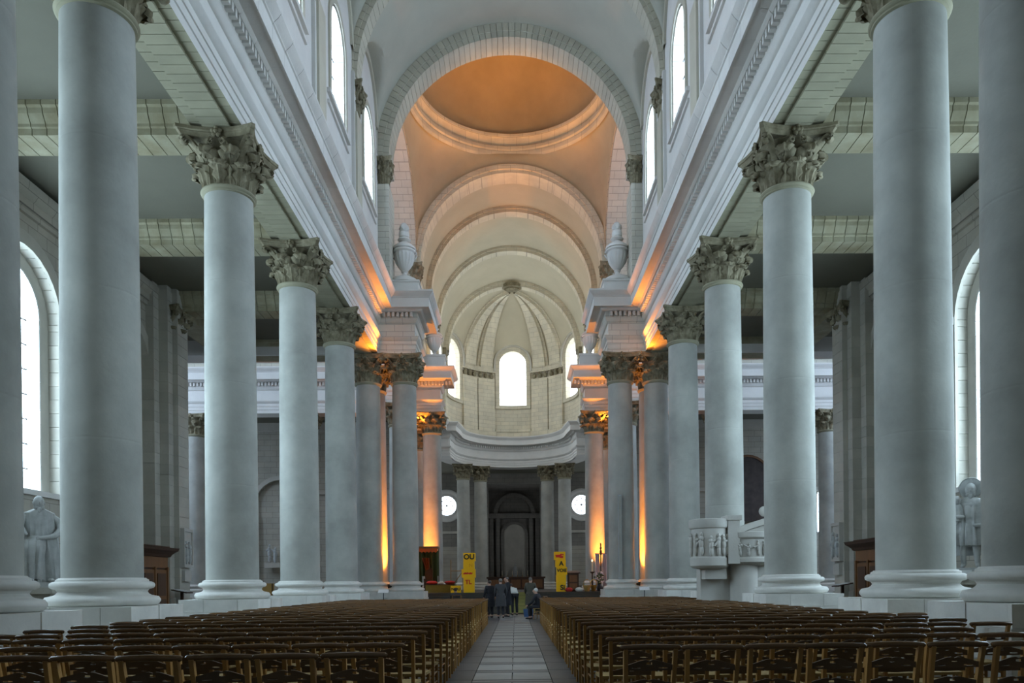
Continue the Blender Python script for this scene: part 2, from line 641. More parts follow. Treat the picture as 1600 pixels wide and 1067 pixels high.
# sanctuary platform and its steps
struct(MB().box(-6.2, 6.2, 38.9, 60, -0.02, 1.0).build('floor', 'step_stone'))
stp = struct(put('trim_1', None))
TRIM[0] = 1
for i in range(6):
    MB().box(-4.4, 4.4, 36.9 + 0.36 * i, 38.95, i * 0.165, i * 0.165 + 0.165).build('step', 'step_stone', stp)
    MB().box(-.35, 1.0, 36.88 + 0.36 * i, 37.24 + 0.36 * i, i * 0.165 + .02, i * 0.165 + 0.175).build('carpet', 'carpet', stp)

# ------------------------------------------------------------------ entablature
LOW = [(0, A0), (0, A0 + .21), (.03, A0 + .22), (.03, A0 + .42), (.06, A0 + .43), (.06, A0 + .61), (.09, A0 + .63), (.12, A0 + .66),
       (.18, A0 + .74), (.19, A0 + .76), (.19, A0 + .81), (-.01, A0 + .83), (-.01, A0 + 1.46), (.03, A0 + 1.47), (.07, A0 + 1.5), (.13, A0 + 1.6), (.15, A0 + 1.64), (.15, A0 + 1.92)]
HIGH = [(.15, A0 + 1.92), (.32, A0 + 1.93), (.34, A0 + 1.95), (.38, A0 + 2.0), (.39, A0 + 2.04), (.72, A0 + 2.04), (.72, A0 + 1.99), (.75, A0 + 1.99),
        (.75, A0 + 2.42), (.79, A0 + 2.44), (.80, A0 + 2.47), (.84, A0 + 2.51), (.90, A0 + 2.56), (.94, A0 + 2.62), (.97, A0 + 2.66), (.97, A0 + 2.73), (-.1, A0 + 2.76)]
XF = 6.37
YR = 36.77            # front of the projecting part over the coupled columns
PATH_W = [(-XF, -5.5), (-XF, YR), (-4.62, YR), (-4.62, 39.25), (-7.63, 39.25), (-7.63, 38.03), (-27, 38.03)]
PATH_E = [(-27, 49.17), (-7.63, 49.17), (-7.63, 46.5), (-XF, 46.5), (-XF, 49.17), (-4.62, 49.17), (-4.62, 50.45), (-XF, 50.45), (-XF, 65.8), (-5.5, 65.8)]
PATH_E += [(-5.3 * cos(a), YA + 5.3 * sin(a)) for a in [pi / 2 * i / 16 for i in range(17)]]
dent = MB().box(-0.085, 0.085, -0.06, 0.06, 0, 0.2).mesh('dentil', 'pale_stone')   # local +x points into the nave
for s in (-1, 1):
    t = trim(sweep([PATH_W[0], (-XF, YR - .9)], LOW, None, s).mesh('trim_%d' % (TRIM[0] + 1), 'pale_stone', True, 25))
    # cornice: long lengths away from the camera's view stay one piece, the visible run is laid stone by stone
    sweep([(-XF, -5.5), (-XF, 15.5)], HIGH, None, s).build('cornice_length', 'pale_stone', t, True, sharp=25)
    yy = 15.5
    while yy < YR - 1.2:
        ln = 0.98
        sweep([(-XF, yy + .006), (-XF, yy + ln - .006)], HIGH, None, s).build('cornice_stone', 'pale_stone', t, True, sharp=25)
        yy += ln
    sweep([(-XF, yy)] + PATH_W[1:], HIGH, None, s).build('cornice_return', 'pale_stone', t, True, sharp=25)
    sweep([(-XF, YR - .9)] + PATH_W[1:], LOW, None, s).build('entablature_return', 'entablature_stone', t, True, sharp=25)
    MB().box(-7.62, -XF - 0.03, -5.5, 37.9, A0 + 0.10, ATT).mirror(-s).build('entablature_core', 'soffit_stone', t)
    MB().box(-7.62, -4.66, YR + 0.04, 39.2, A0 + 0.01, ATT).mirror(-s).build('entablature_core', 'pale_stone', t)
    MB().box(-27, -7.6, 36.8, 38.0, A0 + 0.01, ATT).mirror(-s).build('entablature_core', 'pale_stone', t)
    yy = 16.4
    n = 0
    while yy < YR - 0.75:
        put('dentil', dent, t, (s * (XF - .235), yy, A0 + 1.70))
        yy += 0.215
    xx = 4.75
    while xx < 6.1:
        put('dentil', dent, t, (s * xx, YR - .235, A0 + 1.70), pi / 2)
        xx += 0.215
    # soffit: a raised strip of slabs between two sunk margins, one stone after another
    yy = 7.0
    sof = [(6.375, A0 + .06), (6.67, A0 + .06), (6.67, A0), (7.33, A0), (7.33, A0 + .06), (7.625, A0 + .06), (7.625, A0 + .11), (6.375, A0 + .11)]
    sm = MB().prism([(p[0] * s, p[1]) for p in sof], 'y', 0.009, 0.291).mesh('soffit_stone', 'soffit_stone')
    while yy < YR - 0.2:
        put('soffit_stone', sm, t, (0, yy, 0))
        yy += 0.30
    # east side: choir, crossing and apse
    t2 = trim(sweep(PATH_E, LOW + HIGH[1:], None, s).mesh('trim_%d' % (TRIM[0] + 1), 'pale_stone', True, 25))
    MB().box(-27, -XF - .03, 49.22, 50.4, A0 + 0.01, ATT).mirror(-s).build('entablature_core', 'pale_stone', t2)
    MB().box(-7.62, -XF - .03, 46.55, 66, A0 + 0.01, ATT).mirror(-s).build('entablature_core', 'pale_stone', t2)
    MB().box(-XF - .1, -4.66, 49.22, 50.4, A0 + 0.01, ATT).mirror(-s).build('entablature_core', 'pale_stone', t2)
    MB().box(-6.6, -5.42, 65.85, 67.7, A0 + 0.012, ATT).mirror(-s).build('entablature_core', 'pale_stone', t2)
    d2 = MB()
    for (xa, xb, yy) in ((4.0, 6.2, 49.17 - .235), (7.7, 26, 49.17 - .235)):
        xx = xa
        while xx < xb:
            d2.box(s * xx - .06, s * xx + .06, yy - .085, yy + .085, A0 + 1.70, A0 + 1.90)
            xx += 0.215
    for i in range(38):
        a = pi / 2 * (i + .5) / 38
        T = Matrix.Translation((s * 5.06 * cos(a), YA + 5.06 * sin(a), A0 + 1.7)) @ Matrix.Rotation(a if s > 0 else pi - a, 4, 'Z')
        d2.box(-.085, .085, -.06, .06, 0, .2, T)
    stuff(d2.build('dentil', 'pale_stone', t2))
# apse entablature back and the ring of wall above it
apr = trim(MB().lathe([(5.42, A0 + .01), (6.6, A0 + .01), (6.6, ATT), (5.42, ATT)], 40, Matrix.Translation((0, YA, 0)), 0, pi).mesh('trim_x', 'pale_stone'))
apr.name = 'trim_%d' % TRIM[0]

# ------------------------------------------------------------------ aisles
WALLS = {}
bm_prof = [(-.45, 0), (.45, 0), (.45, .16), (.5, .18), (.5, .25), (.56, .34), (.62, .44), (.64, .56), (.70, .60), (.70, .74), (-.70, .74), (-.70, .60), (-.64, .56), (-.62, .44), (-.56, .34), (-.5, .25), (-.5, .18), (-.45, .16)]
for s, side in ((-1, 'left'), (1, 'right')):
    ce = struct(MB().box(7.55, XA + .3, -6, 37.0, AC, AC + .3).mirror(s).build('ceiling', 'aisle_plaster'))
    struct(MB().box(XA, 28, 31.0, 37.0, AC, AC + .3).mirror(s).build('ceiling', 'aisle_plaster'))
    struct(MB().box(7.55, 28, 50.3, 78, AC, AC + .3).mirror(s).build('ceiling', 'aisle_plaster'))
    for i, yy in enumerate(YC):
        if i in (2, 3, 4):
            b = struct(put('trim_%d' % (TRIM[0] + 1), None, None, (0, yy, A0)))
            TRIM[0] += 1
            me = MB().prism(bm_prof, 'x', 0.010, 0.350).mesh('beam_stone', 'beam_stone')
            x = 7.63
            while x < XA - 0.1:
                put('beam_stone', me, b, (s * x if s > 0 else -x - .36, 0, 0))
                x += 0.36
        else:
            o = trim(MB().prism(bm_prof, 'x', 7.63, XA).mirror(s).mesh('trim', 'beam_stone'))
            o.name = 'trim_%d' % TRIM[0]
            o.location = (0, yy, A0)
    o = trim(MB().prism([(.45, 0), (-.45, 0), (-.45, .7), (.45, .7)], 'y', 31.9, 37.0).mirror(1).mesh('trim', 'beam_stone'))
    o.name = 'trim_%d' % TRIM[0]
    o.location = (s * 13.7, 0, A0)

    def mpa(u, z, d, s=s):
        return (s * (XA + d), u, z)
    cs = [10.2, 16.26, 22.15]
    ops = [(c, 1.75, 4.3, 9.55) for c in cs] + [(28.0, 1.75, 0.6, 9.55)]
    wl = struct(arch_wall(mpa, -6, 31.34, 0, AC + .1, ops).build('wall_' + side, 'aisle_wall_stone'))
    # wall cornice under the ceiling
    sweep([(-XA, -5.5), (-XA, 31.3)], [(0, AC - .95), (.08, AC - .93), (.08, AC - .8), (.16, AC - .76), (.16, AC - .55), (.22, AC - .5), (.3, AC - .38), (.34, AC - .2), (.34, AC - .12), (0, AC - .05)], None, s).build('cornice', 'aisle_wall_stone', wl, True, sharp=25)
    bandmb = MB()
    for op in ops:
        band(mpa, op, 0.40, 0.10).build('archivolt', 'pier_stone', wl, True)
        for sd in (-1, 1):
            x0 = op[0] + sd * 1.78
            MB().box(XA - .2, XA + .02, min(x0, x0 + sd * .42), max(x0, x0 + sd * .42), 9.42, 9.66).mirror(s).build('impost', 'pale_stone', wl)
    reveal(mpa, ops[-1], .3).build('niche_reveal', 'pier_stone', wl)
    pane_mb(mpa, ops[-1], .3).build('niche_back', 'aisle_wall_stone', wl)
    for c in cs:
        op1, op2 = (c, 1.75, 4.3, 9.55), (c, 1.30, 4.3, 9.55)

        def mp2(u, z, d, s=s):
            return (s * (XA + .3 + d), u, z)
        fine = c > 15
        r = window(mp2, op2, .42, 'daylit_glass_aisle', 'pier_stone', (3, 7), .04, (0.42, 'pale_stone') if fine else None)
        if fine:
            reveal_stones(r, mpa, op1, .3, .42, 'pier_stone', 16)
            MB().add([mpa(c - 1.75, 4.3, 0), mpa(c + 1.75, 4.3, 0), mpa(c + 1.75, 4.3, .3), mpa(c - 1.75, 4.3, .3)], [(0, 1, 2, 3)]).build('outer_sill', 'pale_stone', r)
            reveal(mpa, (c, 1.8, 4.28, 9.55), .3).build('outer_reveal_core', 'pier_stone', r)
        else:
            reveal(mpa, op1, .3).build('outer_reveal', 'pier_stone', r)
        band(mp2, (c, 1.30 + (.06 if fine else 0), 4.3, 9.55), .48, 0.0).build('inner_order', 'pier_stone', r)
        MB().box(XA - .1, XA + .05, c - 1.9, c + 1.9, 4.14, 4.3).mirror(s).build('sill_moulding', 'pale_stone', r)
        MB().box(XA - .06, XA + .05, c - 2.1, c + 2.1, 3.1, 3.25).mirror(s).build('dado_moulding', 'pale_stone', r)
    # stepped pilasters where the aisle wall ends, laid in courses
    WALLS[side] = wl
    pr = put('corner_pier', None, wl)
    for j, (xf, ya, yb) in enumerate(((13.7, 29.57, 30.0), (13.35, 30.0, 30.4), (13.15, 30.4, 31.34))):
        MB().box(xf + .02, XA + .4, ya + .02, yb - .02, 0, AC).mirror(s).build('pier_core', 'pier_stone', pr)
        z = 1.0
        me = MB().box(xf, XA + .38, ya, yb, 0.008, .392).mirror(s).mesh('stone', 'pier_stone')
        MB().box(xf - .06, XA + .38, ya - .06, yb + .04, 0, 1.0).mirror(s).build('footing', 'pier_stone', pr)
        while z < AC - .4:
            put('stone', me, pr, (0, 0, z))
            z += .4
    # west wall of the transept aisle and its end
    struct(MB().box(XA, 28, 31.0, 31.3, 0, AC).mirror(s).build('wall_%s_transept' % side, 'dark_stone'))

    # transept: end wall with unseen windows added for lighting, east aisle wall with blind arches
    def mpe(u, z, d, s=s):
        return (s * (27.0 + d), u, z)
    eo = [(YX, 2.6, 8.0, 17.0), (34.2, 1.2, 4.5, 8.5), (53.2, 1.2, 4.5, 8.5)]
    we = struct(arch_wall(mpe, 31, 56, 0, 29, eo).build('wall_%s_transept_end' % side, 'wall_stone_yz'))
    for op in eo:
        window(mpe, op, .5, 'daylit_glass_transept', 'wall_stone_yz', (3, 6), .06)

    def mpb(u, z, d, s=s):
        return (s * u, 55.7 + d, z)
    bo = [(10.8, 1.7, 0.5, 7.2), (16.8, 1.9, 0.5, 7.2), (19.6, 0.75, 0.5, 6.2), (22.6, .5, 5.0, 7.6), (25.2, .9, .5, 6.2)]
    wb = struct(arch_wall(mpb, 7.5, 27, 0, AC + .1, bo).build('wall_%s_transept_east' % side, 'transept_stone'))
    for op in bo:
        if op[0] == 22.6:
            window(mpb, op, .3, 'daylit_glass_aisle', 'transept_stone', None)
            continue
        reveal(mpb, op, .35).build('niche_reveal', 'transept_stone', wb)
        pane_mb(mpb, op, .35).build('niche_back', 'transept_stone', wb)
        band(mpb, op, .3, .1).build('archivolt', 'pier_stone', wb, True)
    for xa, xb in ((7.6, 15.0), (19.0, 27.0)):
        MB().box(xa, xb, 55.5, 55.72, 8.0, 8.25).mirror(s).build('string_course', 'pier_stone', wb)
    MB().box(7.6, 27, 55.45, 55.72, AC - .6, AC).mirror(s).build('cornice', 'pier_stone', wb)

    # transept clerestory, west and east sides, with windows that light it
    for yy, sg in ((37.9, -1), (49.3, 1)):
        def mpt(u, z, d, s=s, yy=yy, sg=sg):
            return (s * u, yy + sg * d, z)
        to = [(11.2, 1.3, 17.6, 20.9), (17.2, 1.3, 17.6, 20.9), (23.2, 1.3, 17.6, 20.9)]
        wt = struct(arch_wall(mpt, 7.4, 27, ATT - .3, SPR + .6, to).build('wall_%s_transept_upper' % side, 'wall_stone_xz'))
        for op in to:
            window(mpt, op, .35, 'daylit_glass_transept', 'wall_stone_xz', None)
    vt = MB().grid(lambda a, b, s=s: (s * (7.3 + 19.8 * a), YX - 5.9 * cos(pi * b), SPR + 5.9 * sin(pi * b)), 4, 32)
    struct(vt.build('ceiling', 'vault_plaster', None, True))

    # ambulatory back wall with round windows
    if s > 0:
        struct(MB().lathe([(5.5, A0 + .03), (12.5, A0 + .03)], 40, Matrix.Translation((0, YA, 0)), 0, pi).build('ceiling', 'aisle_plaster'))
        struct(MB().box(-7.6, 7.6, 73.8, 78, AC, AC + .2).build('ceiling', 'aisle_plaster'))
    def mpk(u, z, d, s=s):
        return (s * u, 77.0 + d, z)
    struct(MB().box(2.6, 14.4, 77.0, 77.4, 0, AC + .1).mirror(s).build('wall_%s_ambulatory' % side, 'dark_stone'))
    co = [(59.5, 1.3, 4.3, 9.3), (65.5, 1.3, 4.3, 9.3), (71.5, 1.3, 4.3, 9.3)]  # unseen aisle windows, added to brighten the ambulatory and apse columns
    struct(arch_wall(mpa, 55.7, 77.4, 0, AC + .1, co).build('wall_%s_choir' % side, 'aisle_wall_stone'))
    for op in co:
        window(mpa, op, .4, 'daylit_glass_ambulatory', 'aisle_wall_stone', (3, 6), .04)
    for cx in (6.75, 12.35):
        WIN[0] += 1
        w = struct(put('window_%d' % WIN[0], None, None, (s * cx, 77.0, 9.3)))
        R90 = Matrix.Rotation(pi / 2, 4, 'X')
        MB().lathe([(1.22, 0.0), (1.32, .08), (1.5, .14), (1.62, .1), (1.66, 0.0)], 36, R90, cap=False).build('archivolt', 'pale_stone', w, True)
        MB().lathe([(1.22, 0.03), (1.05, .02), (.95, 0.012)], 36, R90, cap=False).build('splayed_reveal', 'pale_stone', w, True)
        MB().lathe([(1e-5, 0.015), (.96, 0.015)], 36, R90, cap=False).build('pane', 'daylit_glass_ambulatory', w)
        br = MB()
        for q in range(4):
            a = pi * q / 4
            br.tube([(-.95 * cos(a), -.03, -.95 * sin(a)), (.95 * cos(a), -.03, .95 * sin(a))], .028, 5)
        br.tube([(.62 * cos(2 * pi * q / 20), -.03, .62 * sin(2 * pi * q / 20)) for q in range(21)], .028, 5, None, False)
        stuff(br.build('glazing_bar', 'iron', w))
        band(mpk, (cx, 1.7, 9.3, 9.3), .18, .12).build('hood_mould', 'pale_stone', w)
        MB().box(cx - 2.0, cx + 2.0, 76.85, 77.02, 6.5, 6.75).mirror(s).build('string_course', 'pier_stone', w, loc=(-s * cx, -77.0, -9.3))
        MB().box(cx - 1.2, cx + 1.2, 76.9, 77.02, 1.2, 5.2).mirror(s).build('wall_panel', 'aisle_wall_stone', w, loc=(-s * cx, -77.0, -9.3))

# ------------------------------------------------------------------ nave clerestory and vault
BAYS = [-1.8, 4.2, 10.2, 16.26, 22.3, 28.33, 34.2]
HALF = [3.0, 3.0, 3.0, 3.0, 3.0, 3.0, 2.6]


def lunette(yy):
    best = SPR
    for c, h in zip(BAYS, HALF):
        a = h - .42
        if abs(yy - c) < a:
            best = max(best, SPR + 1.05 + sqrt(a * a - (yy - c) ** 2))
    return best


for s, side in ((-1, 'left'), (1, 'right')):
    def mpc(u, z, d, s=s):
        return (s * (6.3 + d), u, z)
    ops = [(c, 1.08, 18.7, 21.4) for c in BAYS if c > 5]
    wc = struct(arch_wall(mpc, -5, 36.9, ATT - .2, lambda u: lunette(u) + .02, ops, 0.5).build('wall_%s_clerestory' % side, 'pale_stone'))
    WALLS[side + '_upper'] = wc
    for i, op in enumerate(ops):
        fine = op[0] > 20
        r = window(mpc, op, .42, 'daylit_glass_nave', 'voussoir_stone', (2, 4), .03, (.36, 'voussoir_stone') if fine else None, 12)
        MB().box(6.18, 6.32, op[0] - 1.65, op[0] + 1.65, 18.55, 18.7).mirror(s).build('sill_moulding', 'pale_stone', r)
        MB().box(6.22, 6.32, op[0] - 1.6, op[0] + 1.6, 16.0, 16.12).mirror(s).build('panel_moulding', 'pale_stone', r)
        MB().box(6.22, 6.32, op[0] - 1.6, op[0] + 1.6, 18.2, 18.32).mirror(s).build('panel_moulding', 'pale_stone', r)
        band(mpc, (op[0], 1.15, 18.7, 21.4), .25, .07).build('archivolt', 'voussoir_stone', r, True)
        h = HALF[BAYS.index(op[0])] - .42
        bm = MB()
        n = 20
        for q in range(n):
            a0, a1 = pi * q / n, pi * (q + 1) / n
            v = []
            for (a, rr, xx) in ((a0, h, 6.3), (a0, h - .3, 6.3), (a0, h - .3, 6.2), (a0, h, 6.2), (a1, h, 6.3), (a1, h - .3, 6.3), (a1, h - .3, 6.2), (a1, h, 6.2)):
                v.append((s * xx, op[0] - rr * cos(a), SPR + 1.05 + rr * sin(a)))
            bm.add(v, [(1, 2, 6, 5), (2, 3, 7, 6), (0, 4, 7, 3)])
        bm.build('wall_arch', 'voussoir_stone', wc, True)
    for yy in YC[1:5] + [7.2, 1.2]:
        MB().box(6.1, 6.32, yy - .45, yy + .45, ATT - .1, 20.45).mirror(s).build('pilaster', 'voussoir_stone', wc)
        MB().box(6.18, 6.34, yy - .62, yy + .62, ATT - .1, SPR + .1).mirror(s).build('backing_pilaster', 'pale_stone', wc)
        MB().box(6.02, 6.32, yy - .52, yy + .52, ATT - .1, 16.0).mirror(s).build('pedestal', 'pale_stone', wc)

# plain back wall behind the camera
def mpw(u, z, d):
    return (u, -5.2 - d, z)


struct(arch_wall(mpw, -14.3, 14.3, 0, 28.6, []).build('wall_back', 'wall_stone_xz'))


def vault(R, ya, yb, lat, nu=72, nv=None):
    nv = nv or max(2, int((yb - ya) / .25))

    def P(a, b):
        x = -R * cos(pi * a)
        yy = ya + (yb - ya) * b
        z = SPR + sqrt(max(0, R * R - x * x))
        if lat:
            z = max(z, lunette(yy))
        return (x, yy, z)
    return MB().grid(P, nu, nv)


struct(vault(6.45, -5.2, 36.85, True).build('ceiling', 'vault_plaster', None, True, sharp=50))
vch = struct(vault(6.0, 49.9, 67.2, False, 48, 8).build('ceiling', 'choir_plaster', None, True))


def wedge(ri, ro, ya, yb, a0, a1, cx=0.0, n=1):
    mb = MB()
    v = []
    for yy in (ya, yb):
        for (r, a) in ((ri, a0), (ro, a0), (ro, a1), (ri, a1)):
            v.append((-r * cos(a), yy, SPR + r * sin(a)))
    return mb.add(v, [(0, 1, 2, 3), (4, 7, 6, 5), (0, 3, 7, 4), (1, 5, 6, 2), (0, 4, 5, 1), (3, 2, 6, 7)])


def arch_ring(ri, ro, ya, yb, nst, lo=0.0, hi=pi, step=.06, mat='voussoir_stone'):
    """an arch of single voussoirs with a stepped face"""
    TRIM[0] += 1
    root = struct(put('trim_%d' % TRIM[0], None))
    for i in range(nst):
        a0 = lo + (hi - lo) * i / nst + .0016
        a1 = lo + (hi - lo) * (i + 1) / nst - .0016
        rm = ri + (ro - ri) * .42
        mb = wedge(rm, ro, ya, yb, a0, a1)
        b2 = wedge(ri, rm, ya + step, yb - step, a0, a1)
        mb.add(b2.v, b2.f)
        mb.build('voussoir', mat, root)
    return root


def arch_solid(ri, ro, ya, yb, mat, step=.06, lo=0.0, hi=pi, n=48, root=None):
    rm = ri + (ro - ri) * .42
    mb = MB()
    for i in range(n + 1):
        a = lo + (hi - lo) * i / n
        for (r, yy) in ((ro, ya), (rm, ya), (rm, ya + step), (ri, ya + step), (ri, yb - step), (rm, yb - step), (rm, yb), (ro, yb)):
            mb.v.append((-r * cos(a), yy, SPR + r * sin(a)))
    for i in range(n):
        for j in range(8):
            mb.f.append((i * 8 + j, i * 8 + (j + 1) % 8, (i + 1) * 8 + (j + 1) % 8, (i + 1) * 8 + j))
    if root is None:
        o = trim(mb.mesh('trim', mat, True, 30))
        o.name = 'trim_%d' % TRIM[0]
        return o
    return mb.build('arch_rib', mat, root, True, sharp=30)


# transverse rib at the last bay: its visible springers stone by stone
r31 = arch_ring(6.1, 6.5, 31.34 - .45, 31.34 + .45, 22, 0.0, 1.15, .05)
for i in range(22):
    a0, a1 = pi - 1.15 + 1.15 * i / 22 + .0009, pi - 1.15 + 1.15 * (i + 1) / 22 - .0009
    mb = wedge(6.27, 6.5, 31.34 - .45, 31.34 + .45, a0, a1)
    b2 = wedge(6.1, 6.27, 31.34 - .4, 31.34 + .4, a0, a1)
    mb.add(b2.v, b2.f).build('voussoir', 'voussoir_stone', r31)
arch_solid(6.1, 6.5, 31.34 - .45, 31.34 + .45, 'voussoir_stone', .05, 1.15, pi - 1.15, 24, r31)
for yy in (25.31, 19.28, 13.25, 7.2):
    arch_solid(6.1, 6.5, yy - .45, yy + .45, 'voussoir_stone', .05)
# the great arch into the crossing
arch_ring(5.80, 6.46, 36.8, 38.2, 66)
arch_solid(5.85, 6.5, 36.95, 38.0, 'voussoir_stone', .06)
# far arch of the crossing, choir ribs, apse arch
for (ri, ro, ya, yb) in ((5.80, 6.3, 48.9, 50.5), (5.62, 6.1, 54.2 - .5, 54.2 + .5), (5.62, 6.1, 60.5 - .5, 60.5 + .5), (5.55, 6.1, 66.9, 67.9)):
    arch_solid(ri, ro, ya, yb, 'apse_stone', .12)

# crossing piers above the cornice, side arches, pendentives, drum ring, dome
RS = 5.2
for s, side in ((-1, 'left'), (1, 'right')):
    for (ya, yb) in ((36.8, 38.45), (48.85, 50.5)):
        if ya < 40:
            struct(MB().box(6.32, 7.6, 36.3, ya + .3, ATT - .2, SPR + 1.6).mirror(s).build('wall_%s_crossing' % side, 'wall_stone_xz'))
        p = struct(MB().box(6.0, 7.6, ya, yb, ATT - .2, SPR + .1).mirror(s).build('wall_%s_crossing' % side, 'wall_stone_xz'))
        WALLS[side + ('_near' if ya < 40 else '_far')] = p
        MB().box(5.76, 6.34, ya - .30, ya + .8, ATT - .1, 20.46).mirror(s).build('pilaster', 'wall_stone_xz', p)
        MB().box(5.82, 6.9, yb - .8, yb + .03, ATT - .1, 20.6).mirror(s).build('pilaster', 'wall_stone_xz', p)
        MB().box(5.80, 6.9, ya - .05, yb + .05, 21.6, SPR + .02).mirror(s).build('impost', 'wall_stone_xz', p)
    # side arch ring (opening to the transept), a soffit 1.5 m deep
    mb = MB()
    n = 40
    for i in range(n + 1):
        a = pi * i / n
        for (r, xx) in ((RS + .6, 6.02), (RS + .25, 6.0), (RS + .25, 6.05), (RS, 6.05), (RS, 7.6), (RS + 1.2, 7.6)):
            mb.v.append((s * xx, YX - r * cos(a), SPR + r * sin(a)))
    for i in range(n):
        for j in range(5):
            mb.f.append((i * 6 + j, i * 6 + j + 1, (i + 1) * 6 + j + 1, (i + 1) * 6 + j))
    o = trim(mb.mesh('trim', 'wall_stone_xz', True, 30))
    o.name = 'trim_%d' % TRIM[0]
    # jambs of the side arch below the springing
    struct(MB().box(6.06, 7.58, YX + RS - .04, YX + RS + .3, ATT - .2, SPR).mirror(s).build('wall_%s_crossing' % side, 'wall_stone_xz'))
HX, HY = 6.0, 5.45
RING, ZR = 5.72, 29.1


def pend(a, t):
    c, sn = cos(a), sin(a)
    k = min(HX / max(1e-6, abs(c)), HY / max(1e-6, abs(sn)))
    x0, y0 = c * k, sn * k
    if abs(abs(x0) - HX) < 1e-4 and HX / max(1e-6, abs(c)) <= HY / max(1e-6, abs(sn)):
        z0 = SPR + sqrt(max(0, (RS + .25) ** 2 - y0 * y0))
    else:
        z0 = SPR + sqrt(max(0, 5.9 ** 2 - x0 * x0))
    r0 = k
    f = cos(t * pi / 2)
    r = RING + (r0 - RING) * f
    z = z0 + (ZR - z0) * sin(t * pi / 2)
    return (r * c, YX + r * sn, z)


pb = MB().grid(lambda u, v: pend(2 * pi * u, v), 160, 14)
struct(pb.build('ceiling', 'pendentive_plaster', None, True, sharp=60))
ring = trim(MB().lathe([(5.80, 28.85), (5.66, 28.95), (5.62, 29.05), (5.62, 29.2), (5.5, 29.24), (5.5, 29.42), (5.66, 29.46), (5.66, 29.66), (5.5, 29.72), (5.42, 29.8), (5.26, 29.9), (5.24, 30.06), (5.6, 30.1)], 96, Matrix.Translation((0, YX, 0)), cap=False).mesh('trim', 'apse_stone', True, 25))
ring.name = 'trim_%d' % TRIM[0]
dome = MB().lathe([(5.5 * cos(pi / 2 * i / 24) + 1e-5, 30.08 + 5.2 * sin(pi / 2 * i / 24)) for i in range(25)], 64, Matrix.Translation((0, YX, 0)), cap=False)
struct(dome.build('ceiling', 'dome_plaster', None, True, sharp=80))

# ------------------------------------------------------------------ choir walls and apse
for s, side in ((-1, 'left'), (1, 'right')):
    def mpq(u, z, d, s=s):
        return (s * (6.0 + d), u, z)
    qo = [(57.3, 1.6, 16.8, 20.1), (63.6, 1.6, 16.8, 20.1)]  # windows added for light, wide enough to brighten the apse entablature
    wq = struct(arch_wall(mpq, 50.4, 67.6, ATT - .2, SPR, qo).build('wall_%s_choir_upper' % side, 'apse_stone'))
    for op in qo:
        window(mpq, op, .4, 'added_glass_choir', 'apse_stone', None)
    for yy in (54.2, 60.5, 66.6):
        MB().box(5.8, 6.02, yy - .4, yy + .4, ATT - .1, SPR).mirror(s).build('pilaster', 'apse_stone', wq)
        MB().box(5.7, 6.02, yy - .5, yy + .5, SPR - .8, SPR - .05).mirror(s).build('pilaster_capital', 'capital_stone', wq)
RA, RAZ = 5.9, 5.55


def mpx(u, z, d):
    a = u / RA
    return ((RA + d) * sin(a), YA + (RA + d) * cos(a), z)


AOPS = [(c * RA, 1.3, 18.4, 22.3) for c in (-1.22, 0.0, 1.22)]


def apse_top(u):
    z = SPR
    for c, h, si, sp in AOPS:
        if abs(u - c) < 1.85:
            z = max(z, 22.3 + sqrt(1.85 ** 2 - (u - c) ** 2))
    return z


wa = struct(arch_wall(mpx, -pi / 2 * RA, pi / 2 * RA, ATT - .2, lambda u: apse_top(u) + .01, AOPS, .12).build('wall_back_apse', 'apse_stone'))
for op in AOPS:
    r = window(mpx, op, .4, 'daylit_glass_apse', 'apse_stone', (3, 6) if op[0] == 0 else (2, 6), .02)
    band(mpx, op, .42, .12).build('archivolt', 'apse_stone', r, True)
    band(mpx, (op[0], 1.72, 21.6, 22.3), .2, .3).build('hood_mould', 'pier_stone', r, True)
    for (za, zb, p, w) in ((18.1, 18.4, .18, 1.75), (15.9, 16.15, .2, 1.75), (15.2, 15.9, .12, 1.7)):
        mb = MB()
        nn = 10
        for i in range(nn):
            u1, u2 = op[0] - w + 2 * w * i / nn, op[0] - w + 2 * w * (i + 1) / nn
            v = [mpx(u1, za, -p), mpx(u2, za, -p), mpx(u2, zb, -p), mpx(u1, zb, -p), mpx(u1, za, 0), mpx(u2, za, 0), mpx(u2, zb, 0), mpx(u1, zb, 0)]
            fs = [(0, 1, 2, 3), (0, 4, 5, 1), (3, 2, 6, 7)]
            if i == 0:
                fs.append((0, 3, 7, 4))
            if i == nn - 1:
                fs.append((1, 5, 6, 2))
            mb.add(v, fs)
        mb.build('dado_moulding', 'apse_stone', r)


def dome_pt(a, e, dr=0.0):
    return ((RA - dr) * cos(e) * sin(a), YA + (RA - dr) * cos(e) * cos(a), SPR + (RAZ - dr) * sin(e))


